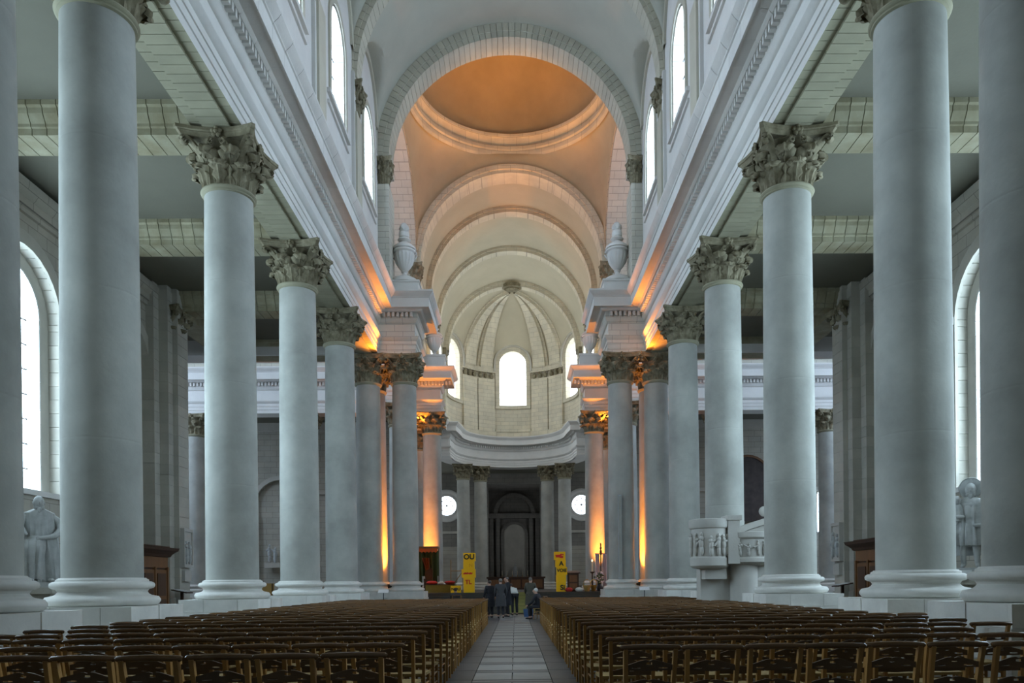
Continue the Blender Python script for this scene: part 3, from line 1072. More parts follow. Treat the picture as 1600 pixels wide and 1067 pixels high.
sd = MB()
NA, NE = 120, 24
cols = []
for i in range(NA + 1):
    a = -pi / 2 + pi * i / NA
    z0 = apse_top(a * RA)
    e0 = math.asin(min(.999, (z0 - SPR) / RAZ))
    cols.append([mpx(a * RA, z0, 0)] + [dome_pt(a, e0 + (pi / 2 - e0) * j / NE) for j in range(NE + 1)])
m = NE + 2
for c in cols:
    sd.v += [tuple(p) for p in c]
for i in range(NA):
    for j in range(m - 1):
        sd.f.append((i * m + j, (i + 1) * m + j, (i + 1) * m + j + 1, i * m + j + 1))
apse_c = struct(sd.build('ceiling', 'choir_plaster', None, True, sharp=50))
for a in (-.78, -.46, .46, .78):
    rb = MB()
    n = 22
    for j in range(n + 1):
        e = 1.50 * j / n
        hw = .155 - .085 * (j / n)
        hw = hw if j < n else hw
        for (da, dr) in ((-hw, 0.0), (-hw, .10), (-hw * .72, .12), (-hw * .72, .38), (hw * .72, .38), (hw * .72, .12), (hw, .10), (hw, 0.0)):
            rb.v.append(dome_pt(a + da * (1 + .9 * sin(e) ** 3), e, dr))
    for j in range(n):
        for q in range(7):
            rb.f.append((j * 8 + q, j * 8 + q + 1, (j + 1) * 8 + q + 1, (j + 1) * 8 + q))
    rb.build('rib', 'apse_stone', apse_c, True, sharp=25)
    # pilaster below each rib
    for (za, zb, p, hw) in ((15.1, 20.75, .26, .15), (15.1, 15.9, .32, .17), (20.75, 20.85, .2, .16), (21.45, SPR + .05, .2, .165)):
        u1, u2 = (a - hw) * RA, (a + hw) * RA
        v = [mpx(u1, za, -p), mpx(u2, za, -p), mpx(u2, zb, -p), mpx(u1, zb, -p), mpx(u1, za, 0), mpx(u2, za, 0), mpx(u2, zb, 0), mpx(u1, zb, 0)]
        MB().add(v, [(0, 1, 2, 3), (0, 4, 5, 1), (3, 2, 6, 7), (0, 3, 7, 4), (1, 5, 6, 2)]).build('pilaster', 'apse_stone', wa)
    lf = MB()
    for q in range(3):
        u = (a + (-.1 + .1 * q)) * RA
        p = mpx(u, 20.85, -.18)
        lf.ball((p[0], p[1], 21.1), .2, 8, 6, (1, .8, 1.3))
        lf.ball((p[0] * .985, p[1] - .08, 21.35), .12, 7, 5)
    stuff(lf.build('pilaster_capital', 'capital_stone', wa, True))
MB().lathe([(1e-5, 0), (.5, .0), (.62, .05), (.62, .16), (.85, .2), (.85, .5)], 24, Matrix.Translation((0, YA - .15, SPR + RAZ - .28)) @ Matrix.Diagonal((1, .8, 1, 1))).build('keystone', 'capital_stone', apse_c, True)

# the dark chapel beyond the apse
ch = struct(put('wall_back_chapel', None))
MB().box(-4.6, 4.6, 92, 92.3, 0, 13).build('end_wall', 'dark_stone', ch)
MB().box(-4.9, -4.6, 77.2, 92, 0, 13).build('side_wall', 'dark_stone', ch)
for s in (-1, 1):  # unseen side windows, added to lift the dim chapel
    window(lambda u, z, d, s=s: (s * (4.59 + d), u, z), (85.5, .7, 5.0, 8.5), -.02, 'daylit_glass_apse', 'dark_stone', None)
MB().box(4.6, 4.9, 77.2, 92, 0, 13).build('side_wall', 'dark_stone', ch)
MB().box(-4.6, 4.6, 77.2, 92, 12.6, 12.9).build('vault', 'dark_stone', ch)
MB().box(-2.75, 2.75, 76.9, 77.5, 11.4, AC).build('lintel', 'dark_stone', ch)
struct(MB().box(-4.6, 4.6, 77.2, 92.2, -.02, .9).build('floor', 'floor_base'))
for s in (-1, 1):
    MB().box(1.75, 2.15, 91.3, 91.9, .9, 9.2).mirror(s).build('retable_column', 'dark_stone', ch)
    MB().box(2.5, 2.95, 91.4, 91.9, .9, 9.2).mirror(s).build('retable_column', 'dark_stone', ch)
MB().box(-3.1, 3.1, 91.2, 91.95, 9.2, 9.8).build('retable_entablature', 'dark_stone', ch)
op = (0, 1.35, 1.9, 7.2)
band(lambda u, z, d: (u, 91.9 + d, z), op, .3, .3).build('retable_frame', 'dark_stone', ch, True)
pane_mb(lambda u, z, d: (u, 91.85 + d, z), op, 0).build('retable_niche', 'pier_stone', ch)
band(lambda u, z, d: (u, 91.7 + d, z), (0, 2.0, 9.8, 9.8), .45, .3).build('retable_pediment', 'dark_stone', ch, True)

# ------------------------------------------------------------------ columns
NECK = A0 - 1.27


def leaf_mesh(h, w, curl, name='acanthus_leaf', nu=8, nv=16, th=.035):
    """curled, lobed leaf; local +x points away from the bell, z up"""
    path = [(0, 0), (.02, .18), (.05, .38), (.09, .56), (.15, .73), (.235, .88), (.32, .97), (.39, .97), (.425, .88), (.41, .78), (.36, .74)]

    def P(u, v, back):
        t = v * (len(path) - 1)
        i = min(int(t), len(path) - 2)
        f = t - i
        o = (path[i][0] * (1 - f) + path[i + 1][0] * f) * curl
        z = (path[i][1] * (1 - f) + path[i + 1][1] * f) * h
        hw = w / 2 * (1.0 - .45 * max(0, v - .6) / .4) * (1 + .26 * cos(v * 8 * pi)) * min(1, .62 + 1.1 * v)
        x = (u - .5) * 2
        o -= .13 * curl * abs(x) ** 2
        o += .03 * cos(x * 3 * pi) - (th if back else 0)
        return (o, x * hw, z)
    mb = MB()
    mb.grid(lambda u, v: P(u, v, False), nu, nv)
    n0 = len(mb.v)
    b = MB().grid(lambda u, v: P(u, v, True), nu, nv)
    mb.add(b.v, [tuple(reversed(f)) for f in b.f])
    m = nv + 1
    rim = [j for j in range(m)] + [i * m + nv for i in range(1, nu + 1)] + [nu * m + j for j in range(nv - 1, -1, -1)] + [i * m for i in range(nu - 1, 0, -1)]
    for a, c in zip(rim, rim[1:] + rim[:1]):
        mb.f.append((a, c, n0 + c, n0 + a))
    return mb


def volute_mb():
    """corner volute: a stalk that rises outward along the diagonal (+x) and rolls up under the abacus corner"""
    pts = [(.62, 0, .50), (.70, 0, .68), (.82, 0, .84), (.97, 0, .96), (1.09, 0, 1.00)]
    c = (1.06, .90)
    r = [.042, .046, .05, .05, .048]
    for i in range(1, 15):
        a = pi / 2 - i * .62
        q = .115 * (1 - i / 17)
        pts.append((c[0] + q * cos(a) + .02, 0, c[1] + q * sin(a)))
        r.append(.044 * (1 - i / 22))
    mb = MB().tube(pts, r, 7)
    mb.v = [(x, y * 2.2, z) for x, y, z in mb.v]
    return mb


def helix_mb():
    """small inner spiral that meets its twin under the middle of a side (side faces +x)"""
    pts = [(.64, .34, .55), (.70, .28, .72), (.76, .20, .88)]
    r = [.035, .036, .036]
    for i in range(0, 11):
        a = pi / 2 + i * .66 - .5
        q = .085 * (1 - i / 14)
        pts.append((.80, .13 - q * cos(a), .87 + q * sin(a)))
        r.append(.032 * (1 - i / 18))
    return MB().tube(pts, r, 6)


def abacus_mb():
    pts = []
    k = .97
    for q in range(4):
        side = []
        for i in range(13):
            t = -1 + 2 * i / 12
            side.append((k - .20 * (1 - t * t) + (0 if abs(t) < 1 else 0), t * (k - .07)))
        ca, sa = cos(q * pi / 2), sin(q * pi / 2)
        pts += [(x * ca - y * sa, x * sa + y * ca) for x, y in side]
    mb = MB()
    levels = [(.90, 1.06), (.92, 1.10), (.96, 1.15), (.955, 1.17), (1.0, 1.19), (1.0, 1.265)]
    n = len(pts)
    for sc, z in levels:
        mb.v += [(x * sc, y * sc, z) for x, y in pts]
    mb.f.append(tuple(reversed(range(n))))
    mb.f.append(tuple((len(levels) - 1) * n + i for i in range(n)))
    for j in range(len(levels) - 1):
        for i in range(n):
            mb.f.append((j * n + i, j * n + (i + 1) % n, (j + 1) * n + (i + 1) % n, (j + 1) * n + i))
    return mb


def fleuron_mb():
    mb = MB().ball((.02, 0, 0), .06, 8, 6)
    for i in range(5):
        a = 2 * pi * i / 5 + pi / 2
        mb.ball((0, .085 * cos(a), .085 * sin(a)), .062, 8, 5, (.7, 1, 1))
    return mb


BELL = [(.55, .0), (.55, .45), (.57, .75), (.66, .95), (.74, 1.04), (.74, 1.08)]
BASE = [(.705, .47), (.715, .455), (.75, .44), (.755, .41), (.80, .405), (.845, .38), (.855, .345), (.845, .31), (.80, .285), (.76, .28), (.745, .265),
        (.725, .235), (.73, .20), (.77, .175), (.80, .17), (.89, .15), (.925, .10), (.925, .07), (.89, .02), (.86, .0)]
BASE = [(r * .94 if z > .2 else r * .965, z) for r, z in reversed(BASE)]
ZB = 1.12


def shaft_prof(jz=(3.9, 6.4, 8.9)):
    pr = []
    z0, z1 = ZB + .47, NECK - .13
    zs = sorted([z0 + (z1 - z0) * i / 10 for i in range(11)] + [j + d for j in jz for d in (-.04, -.01, 0, .01, .04)])
    for z in zs:
        t = (z - z0) / (z1 - z0)
        r = .627 - .052 * t ** 1.7
        if any(abs(z - j) < .002 for j in jz):
            r -= .003
        pr.append((r, z))
    return pr


ASTR = [(.575, NECK - .14), (.59, NECK - .13), (.615, NECK - .12), (.62, NECK - .09), (.645, NECK - .075), (.66, NECK - .04), (.645, NECK - .005), (.59, NECK)]
leafA = leaf_mesh(.50, .42, .74).mesh('acanthus_leaf', 'capital_stone', True, 60)
leafB = leaf_mesh(.84, .44, .88).mesh('acanthus_leaf', 'capital_stone', True, 60)
voluteM = volute_mb().mesh('volute', 'capital_stone', True, 60)
hel = helix_mb()
helM = hel.mesh('helix', 'capital_stone', True, 60)
helM2 = MB().add([(x, -y, z) for x, y, z in hel.v], [tuple(reversed(f)) for f in hel.f]).mesh('helix', 'capital_stone', True, 60)
abM = abacus_mb().mesh('abacus', 'capital_stone', True, 30)
flM = fleuron_mb().mesh('fleuron', 'capital_stone', True, 60)
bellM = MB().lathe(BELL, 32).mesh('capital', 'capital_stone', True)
shaftM = MB().lathe(shaft_prof(), 56).mesh('shaft', 'column_stone', True, 60)
astM = MB().lathe(ASTR, 48).mesh('astragal', 'soffit_stone', True, 40)
baseM = MB().lathe([(r, z + ZB) for r, z in BASE], 56).mesh('base', 'plinth_stone', True, 50)
facingM = MB().box(-.95, .95, -.95, .95, 0, ZB).mesh('plinth_facing', 'plinth_stone')
coreM = MB().box(-.93, .93, -.93, .93, 0, ZB - .006).mesh('plinth', 'plinth_stone')


def stone_course(hw, z0, z1, splits):
    """four-sided course made of single blocks: splits = joint positions along x on the two faces"""
    out = []
    g = .005
    xs = [-hw] + list(splits) + [hw]
    for a, b in zip(xs[:-1], xs[1:]):
        out.append(MB().box(a + g, b - g, -hw, -.02, z0 + g, z1 - g))
    xs = [-hw] + [-s for s in reversed(splits)] + [hw]
    for a, b in zip(xs[:-1], xs[1:]):
        out.append(MB().box(a + g, b - g, .02, hw, z0 + g, z1 - g))
    return out


plinth_meshes = []
for hw, z0, z1, sp in ((.98, 0, .40, (-.25,)), (.98, .40, .82, (.35,)), (.95, .82, ZB, (-.35, .45))):
    plinth_meshes += [b.mesh('plinth_stone', 'plinth_stone') for b in stone_course(hw, z0, z1, sp)]


def capital_parts(cap):
    for i in range(8):
        a = i * pi / 4
        put('acanthus_leaf', leafA, cap, (.585 * cos(a), .585 * sin(a), 0.0), a)
        a += pi / 8
        put('acanthus_leaf', leafB, cap, (.585 * cos(a), .585 * sin(a), 0.0), a)
    for q in range(4):
        a = q * pi / 2
        put('volute', voluteM, cap, (0, 0, 0.05), a + pi / 4)
        put('helix', helM, cap, (0, 0, 0.05), a)
        put('helix', helM2, cap, (0, 0, 0.05), a)
        put('fleuron', flM, cap, (.80 * cos(a), .80 * sin(a), 1.15), a)
    put('abacus', abM, cap)


def joined_capital():
    mb = MB()

    def addm(me, loc, a):
        T = Matrix.Translation(loc) @ Matrix.Rotation(a, 4, 'Z')
        mb.add([tuple(v.co) for v in me.vertices], [tuple(p.vertices) for p in me.polygons], T)
    la = leaf_mesh(.50, .42, .74, nu=4, nv=10).mesh('tmp', None)
    lb = leaf_mesh(.84, .44, .88, nu=4, nv=10).mesh('tmp', None)
    for i in range(8):
        a = i * pi / 4
        addm(la, (.585 * cos(a), .585 * sin(a), 0), a)
        a += pi / 8
        addm(lb, (.585 * cos(a), .585 * sin(a), 0), a)
    for q in range(4):
        a = q * pi / 2
        addm(voluteM, (0, 0, .05), a + pi / 4)
        addm(helM, (0, 0, .05), a)
        addm(helM2, (0, 0, .05), a)
        addm(flM, (.80 * cos(a), .80 * sin(a), 1.15), a)
    return mb


farleafM = joined_capital().mesh('acanthus', 'capital_stone', True, 60)


def column(x, y, label, group=None, fine=True, scale=1.0):
    c = thing('column', label, 'column', (x, y, 0), 0, group)
    c['kind'] = 'thing'
    pl = put('plinth', coreM, c)
    if fine:
        for me in plinth_meshes:
            put('stone', me, pl)
    else:
        put('plinth_facing', facingM, pl)
    put('base', baseM, c)
    put('shaft', shaftM, c)
    put('astragal', astM, c)
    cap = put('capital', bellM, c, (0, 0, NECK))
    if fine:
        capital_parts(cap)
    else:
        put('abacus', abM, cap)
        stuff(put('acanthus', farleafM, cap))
    if scale != 1.0:
        c.scale = (scale, scale, 1)
    return c


ordn = ['first', 'second', 'third', 'fourth', 'fifth', 'sixth', 'seventh', 'eighth', 'ninth', 'tenth', 'eleventh', 'twelfth', 'thirteenth', 'fourteenth', 'fifteenth', 'sixteenth',
        'seventeenth', 'eighteenth', 'nineteenth', 'twentieth', 'twenty-first', 'twenty-second', 'twenty-third', 'twenty-fourth', 'twenty-fifth']
for s, side in ((-1, 'left'), (1, 'right')):
    names = ['grey stone column cut off by the %s edge of the photo' % side,
             'tall grey column on the %s, nearest one seen whole, capital cut by the top edge' % side,
             'grey Corinthian column on the %s, second beyond the edge column' % side,
             ('grey Corinthian column on the left, third beyond the edge column' if s < 0 else 'grey Corinthian column rising behind the carved stone pulpit'),
             'grey Corinthian column on the %s, fourth beyond the edge column' % side,
             'outer column of the %s pair carrying the near urn, orange glow beside it' % side]
    for i, yy in enumerate(YC):
        column(s * WX, 9.97 if (i == 0 and s < 0) else yy, names[i], 'columns of the nave')
    column(s * 5.25, 37.4, 'inner grey column under the near urn on the %s' % side, 'columns of the nave')
    column(s * 7.0, 38.85, 'orange-lit column half hidden behind the %s coupled columns' % side, 'columns of the crossing', False)
    column(s * 5.25, 49.8, 'orange-lit column beyond the crossing on the %s' % side, 'columns of the crossing', False)
    column(s * 7.0, 49.8, 'column behind the orange-lit column beyond the crossing on the %s' % side, 'columns of the crossing', False)
    column(s * 7.0, 47.2, 'column hidden behind the inner coupled column on the %s' % side, 'columns of the crossing', False)
    column(s * 7.0, 55.8, 'choir column on the %s just past the orange-lit one' % side, 'columns of the choir', False)
    column(s * 20.5, 49.8, 'distant transept column seen between nave columns on the %s' % side, 'columns of the transept', False)
    column(s * 13.4, 49.8, 'transept column behind the %s nave row' % side, 'columns of the transept', False)
    for a, nm in ((radians(32.0), 'inner column of the %s apse pair beside the dark chapel'), (radians(52.0), 'outer column of the %s apse pair')):
        column(s * 5.95 * sin(a), YA + 5.95 * cos(a), nm % side, 'columns of the apse', False)
    # carved capitals of the pilasters: parts of their walls
    for wall, xx, yy, zz, sx in ((WALLS[side], 13.75, 30.85, NECK + .02, .85), (WALLS[side + '_upper'], 6.42, 31.34, 20.45, .58), (WALLS[side + '_near'], 6.06, 36.78, 20.45, .50), (WALLS[side + '_far'], 6.06, 48.75, 20.45, .50)):
        pc = put('pilaster_capital', bellM, wall, (s * xx, yy, zz), 0, (sx, sx, 1.0))
        put('abacus', abM, pc)
        stuff(put('acanthus', farleafM, pc))

# ------------------------------------------------------------------ urns
def flute(a, z):
    return 1 + .055 * cos(a * 16) if .75 < z < 1.55 else 1.0


urn_parts = [
    ('foot', [(.42, .0), (.42, .06), (.34, .1), (.2, .2), (.14, .3), (.13, .36), (.2, .4), (.21, .44), (.16, .48)], None),
    ('body', [(.15, .47), (.26, .55), (.40, .72), (.52, .95), (.59, 1.2), (.62, 1.42), (.62, 1.52), (.60, 1.58), (.64, 1.62), (.70, 1.66), (.70, 1.76), (.64, 1.80), (.6, 1.82)], flute),
    ('lid', [(.72, 1.80), (.74, 1.86), (.70, 1.94), (.58, 2.06), (.40, 2.18), (.26, 2.26), (.2, 2.32), (.22, 2.36)], None),
    ('neck', [(.2, 2.34), (.38, 2.38), (.42, 2.44), (.38, 2.5), (.26, 2.54), (.24, 2.58), (.31, 2.62), (.33, 2.78), (.31, 2.92), (.26, 2.96)], None),
    ('finial', [(.2, 2.95), (.27, 3.02), (.29, 3.16), (.25, 3.34), (.16, 3.46), (.06, 3.54), (1e-4, 3.56)], lambda a, z: 1 + .20 * cos(a * 6) * cos(z * 26)),
]


def urn(x, y, z, sc, label):
    t = thing('urn', label, 'urn', (x, y, z), 0, 'stone urns on the projecting cornices')
    t.scale = (sc, sc, sc)
    for nm, pr, fn in urn_parts:
        MB().lathe(pr, 54, None, 0, 2 * pi, fn).build(nm, 'pale_stone', t, True, sharp=50)
    for q in (-1, 1):
        h = MB().tube([(q * .6, 0, 1.5), (q * .76, 0, 1.58), (q * .80, 0, 1.44), (q * .70, 0, 1.3), (q * .58, 0, 1.22)], .045, 7)
        h.ball((q * .72, 0, 1.62), .09, 8, 6)
        h.build('handle', 'pale_stone', t, True)
    return t


for s, side in ((-1, 'left'), (1, 'right')):
    p = thing('urn_pedestal', 'pale stone pedestal under the near urn on the %s' % side, 'pedestal', (s * 5.25, 37.9, ATT))
    MB().box(-.75, .75, -.62, .62, 0, .9).build('die', 'pale_stone', p)
    MB().box(-.8, .8, -.66, .66, .9, 1.0).build('cap', 'pale_stone', p)
    MB().lathe([(.72, 1.0), (.70, 1.06), (.62, 1.2), (.5, 1.27), (.4, 1.3)], 32).build('dome_top', 'pale_stone', p, True)
    urn(s * 5.25, 37.9, ATT + 1.28, .78, 'large fluted stone urn with pine-cone finial on the near %s cornice' % side)
    p = thing('urn_pedestal', 'pale stone pedestal under the far urn on the %s' % side, 'pedestal', (s * 5.05, 49.9, ATT))
    MB().box(-.7, .7, -.6, .6, 0, .85).build('die', 'pale_stone', p)
    MB().box(-.76, .76, -.64, .64, .85, .98).build('cap', 'pale_stone', p)
    urn(s * 5.05, 49.9, ATT + .98, .74, 'far fluted urn peeping out under the near cornice on the %s' % side)

# lamp housings of the floods
for i, (loc, tgt, pw, colr, sp) in enumerate(LAMPS):
    sd = 'left' if loc[0] < 0 else 'right'
    kinds = ['floor floodlight glowing orange between the near coupled columns, %s', 'floor floodlight beside the orange-lit far column, %s', 'small flood under the nave cornice beside the near urn, %s',
             'small flood under the cornice of the far urn, %s', 'dome flood standing behind the near urn, %s', 'dome flood standing by the far urn, %s', 'warm flood on the choir cornice, nearer one, %s', 'warm flood on the choir cornice, farther one, %s']
    L = thing('floodlight', kinds[i % 8] % (sd + ' side'), 'lamp', loc)
    rot = (Vector(tgt) - Vector(loc)).to_track_quat('-Z', 'Y').to_euler()
    hs = MB().box(-.16, .16, -.12, .12, .02, .22).build('housing', 'lamp_housing', L)
    hs.rotation_euler = rot
    MB().box(-.14, .14, -.1, .1, .012, .018).build('lens', 'lamp_lens' if i % 8 < 2 else 'white_card', hs)
    if i % 8 in (2, 3):
        L.scale = (.5, .5, .5)
        MB().tube([(-1.2, 0, .05), (1.2, 0, .05)], .03, 6).build('crossbar', 'lamp_housing', L)
    elif i % 8 < 2:
        MB().tube([(0, 0, -.1), (0, 0, -loc[2] + (1.0 if i % 8 == 1 else 0))], .03, 6).build('post', 'lamp_housing', L)
    MB().tube([(-.17, 0, .1), (-.17, 0, .3), (.17, 0, .3), (.17, 0, .1)], .015, 5).build('bracket', 'lamp_housing', L).rotation_euler = rot

# ------------------------------------------------------------------ chairs
def slat_mb(w, zc, hgt, y0, arch, holes, th=.016, n=16):
    mb = MB()

    def top(x):
        t = x / (w / 2)
        return zc + hgt / 2 + arch * max(0, cos(t * pi / 2 * 1.0)) ** 1.5 - .012 * math.exp(-(x / .018) ** 2)

    def bot(x):
        t = x / (w / 2)
        return zc - hgt / 2 - .25 * arch * cos(t * pi / 2) + .10 * arch * sin(abs(t) * pi)
    for i in range(n):
        a, b = -w / 2 + w * i / n, -w / 2 + w * (i + 1) / n
        mid = (a + b) / 2
        hole = next((h for h in holes if h[0] - h[1] < mid < h[0] + h[1]), None)
        segs = [(bot(a), top(a), bot(b), top(b))]
        if hole:
            def hz(x):
                t = max(-1, min(1, (x - hole[0]) / hole[1]))
                return hole[3] * sqrt(max(0, 1 - t * t))
            zc2 = zc + hole[2]
            segs = [(bot(a), zc2 - hz(a), bot(b), zc2 - hz(b)), (zc2 + hz(a), top(a), zc2 + hz(b), top(b))]
        for (b0, t0, b1, t1) in segs:
            ya = y0 + .03 * (1 - (2 * a / w) ** 2)
            yb = y0 + .03 * (1 - (2 * b / w) ** 2)
            v = [(a, ya, b0), (b, yb, b1), (b, yb, t1), (a, ya, t0), (a, ya + th, b0), (b, yb + th, b1), (b, yb + th, t1), (a, ya + th, t0)]
            mb.add(v, [(0, 1, 2, 3), (4, 7, 6, 5), (3, 2, 6, 7), (0, 4, 5, 1)])
    return mb


def chair_parts():
    P = []
    for q in (-1, 1):
        pts = [(q * .185, -.175, 0), (q * .187, -.165, .25), (q * .19, -.165, .43), (q * .195, -.185, .62), (q * .20, -.225, .80), (q * .202, -.245, .885)]
        mb = MB()
        for a, b in zip(pts[:-1], pts[1:]):
            pass
        n = len(pts)
        w0, d0 = .017, .021
        for p in pts:
            for (dx, dy) in ((-w0, -d0), (w0, -d0), (w0, d0), (-w0, d0)):
                mb.v.append((p[0] + dx, p[1] + dy, p[2]))
        for i in range(n - 1):
            for k in range(4):
                mb.f.append((i * 4 + k, i * 4 + (k + 1) % 4, (i + 1) * 4 + (k + 1) % 4, (i + 1) * 4 + k))
        mb.f += [(3, 2, 1, 0), tuple((n - 1) * 4 + k for k in range(4))]
        P.append(('back_post', mb, 'chair_wood', False))
    for q in (-1, 1):
        P.append(('front_leg', MB().tube([(q * .195, .185, 0), (q * .195, .185, .41)], [.017, .021], 8), 'chair_wood', True))
    cr = MB().tube([(-.243, -.238, .893), (-.232, -.24, .897), (-.12, -.222, .90), (0, -.215, .902), (.12, -.222, .90), (.232, -.24, .897), (.243, -.238, .893)], [.017, .024, .026, .026, .026, .024, .017], 9)
    P.append(('crest_rail', cr, 'chair_rail_wood', True))
    P.append(('back_slat', slat_mb(.39, .735, .045, -.225, .04, [(0, .035, .03, .011), (-.11, .04, -.005, .006), (.11, .04, -.005, .006)]), 'chair_slat_wood', False))
    P.append(('back_slat', slat_mb(.38, .585, .042, -.195, .03, [(0, .035, .02, .010)]), 'chair_slat_wood', False))
    st = MB()
    st.v = [(-.19, -.17, .415), (.19, -.17, .415), (.215, .205, .415), (-.215, .205, .415), (-.19, -.17, .445), (.19, -.17, .445), (.215, .205, .445), (-.215, .205, .445), (0, .02, .452), (0, .02, .408)]
    st.f = [(0, 1, 5, 4), (1, 2, 6, 5), (2, 3, 7, 6), (3, 0, 4, 7), (4, 5, 8), (5, 6, 8), (6, 7, 8), (7, 4, 8), (1, 0, 9), (2, 1, 9), (3, 2, 9), (0, 3, 9)]
    P.append(('seat', st, 'rush', False))
    for q in (-1, 1):
        P.append(('stretcher', MB().tube([(q * .19, -.165, .2), (q * .195, .185, .2)], .011, 6), 'chair_wood', True))
        P.append(('stretcher', MB().tube([(q * .19, -.165, .32), (q * .195, .185, .32)], .011, 6), 'chair_wood', True))
    P.append(('stretcher', MB().tube([(-.195, .185, .26), (.195, .185, .26)], .012, 6), 'chair_wood', True))
    P.append(('stretcher', MB().tube([(-.187, -.167, .26), (.187, -.167, .26)], .011, 6), 'chair_wood', True))
    return P


CP = chair_parts()
CPM = [(nm, mb.mesh(nm, mat, sm, 50)) for nm, mb, mat, sm in CP]
joined = bpy.data.meshes.new('church_chair')
_v, _f, _m = [], [], []
_ml = ['chair_wood', 'chair_rail_wood', 'rush', 'chair_slat_wood']
for nm, mb, mat, sm in CP:
    k = len(_v)
    _v += mb.v
    _f += [tuple(i + k for i in f) for f in mb.f]
    _m += [_ml.index(mat)] * len(mb.f)
joined.from_pydata(_v, [], _f)
for mn in _ml:
    joined.materials.append(M[mn])
joined.polygons.foreach_set('material_index', _m)
joined.polygons.foreach_set('use_smooth', [True] * len(_f))
try:
    joined.set_sharp_from_angle(angle=radians(45))
except Exception:
    pass
rnd = random.Random(11)
spots = []
for s in (-1, 1):
    for r in range(24):
        y = (5.93 if s < 0 else 6.38) + r * .915
        n = 10 if s < 0 else (8 if r < 3 else (11 if 11.2 < y < 11.9 else 10))
        yj = rnd.uniform(-.05, .05)
        for i in range(n):
            x = s * (1.14 + i * .495 + rnd.uniform(-.004, .004))
            if s > 0 and i > 8 and 21.5 < y < 24.2:
                continue
            spots.append((y + yj + rnd.uniform(-.05, .05), x, s, r, i, rnd.uniform(-.03, .03), n))
spots.sort(key=lambda t: t[0])
fine_n, single_n = 104, 300
rest = MB()
rest_m = []
for q, (y, x, s, r, i, a, n) in enumerate(spots):
    if q >= single_n:
        T = Matrix.Translation((x, y, 0)) @ Matrix.Rotation(a, 4, 'Z')
        rest.add(_v, _f, T)
        rest_m += _m
        continue
    side = 'left' if s < 0 else 'right'
    seat = 'aisle seat' if i == 0 else ('outermost seat' if i == n - 1 else '%s seat from the aisle' % ordn[i])
    lab = 'brown church chair %s of the aisle, %s, %s' % (side, 'nearest row' if r == 0 else ordn[r] + ' nearest row', seat)
    if q < fine_n:
        c = thing('church_chair', lab, 'chair', (x, y, 0), a, 'chairs in rows %s of the aisle' % side)
        for nm, me in CPM:
            put(nm, me, c)
    else:
        c = put('church_chair', joined, None, (x, y, 0), a)
        tag(c, lab, 'chair', 'chairs in rows %s of the aisle' % side)
rm = bpy.data.meshes.new('church_chair_rows')
rm.from_pydata(rest.v, [], rest.f)
for mn in _ml:
    rm.materials.append(M[mn])
rm.polygons.foreach_set('material_index', rest_m)
ro = put('far_chair_rows', rm)
tag(ro, 'dense far rows of brown church chairs before the crossing', 'chairs', None, 'stuff')

# ------------------------------------------------------------------ figures
def skinned(name, verts, edges, radii, sub=2, root=0):
    me = bpy.data.meshes.new(name)
    me.from_pydata(verts, edges, [])
    o = bpy.data.objects.new(name, me)
    COL.objects.link(o)
    sk = o.modifiers.new('skin', 'SKIN')
    sk.use_smooth_shade = True
    lay = me.skin_vertices[0] if me.skin_vertices else None
    if lay is None:
        bpy.context.view_layer.objects.active = o
        lay = me.skin_vertices[0]
    for i, r in enumerate(radii):
        rr = r if isinstance(r, tuple) else (r, r)
        lay.data[i].radius = rr
        lay.data[i].use_root = (i == root)
    if sub:
        ss = o.modifiers.new('sub', 'SUBSURF')
        ss.levels = ss.render_levels = sub
    bpy.context.view_layer.update()
    dg = bpy.context.evaluated_depsgraph_get()
    out = bpy.data.meshes.new_from_object(o.evaluated_get(dg))
    out.name = name
    bpy.data.objects.remove(o, do_unlink=True)
    out.polygons.foreach_set('use_smooth', [True] * len(out.polygons))
    return out


class Chain:
    def __init__(self):
        self.v, self.e, self.r = [], [], []

    def add(self, p, r, parent=None):
        self.v.append(tuple(p))
        self.r.append(r)
        if parent is not None:
            self.e.append((parent, len(self.v) - 1))
        return len(self.v) - 1

    def run(self, parent, pts):
        for p, r in pts:
            parent = self.add(p, r, parent)
        return parent


def lerp(a, b, t):
    return tuple(x + (y - x) * t for x, y in zip(a, b))


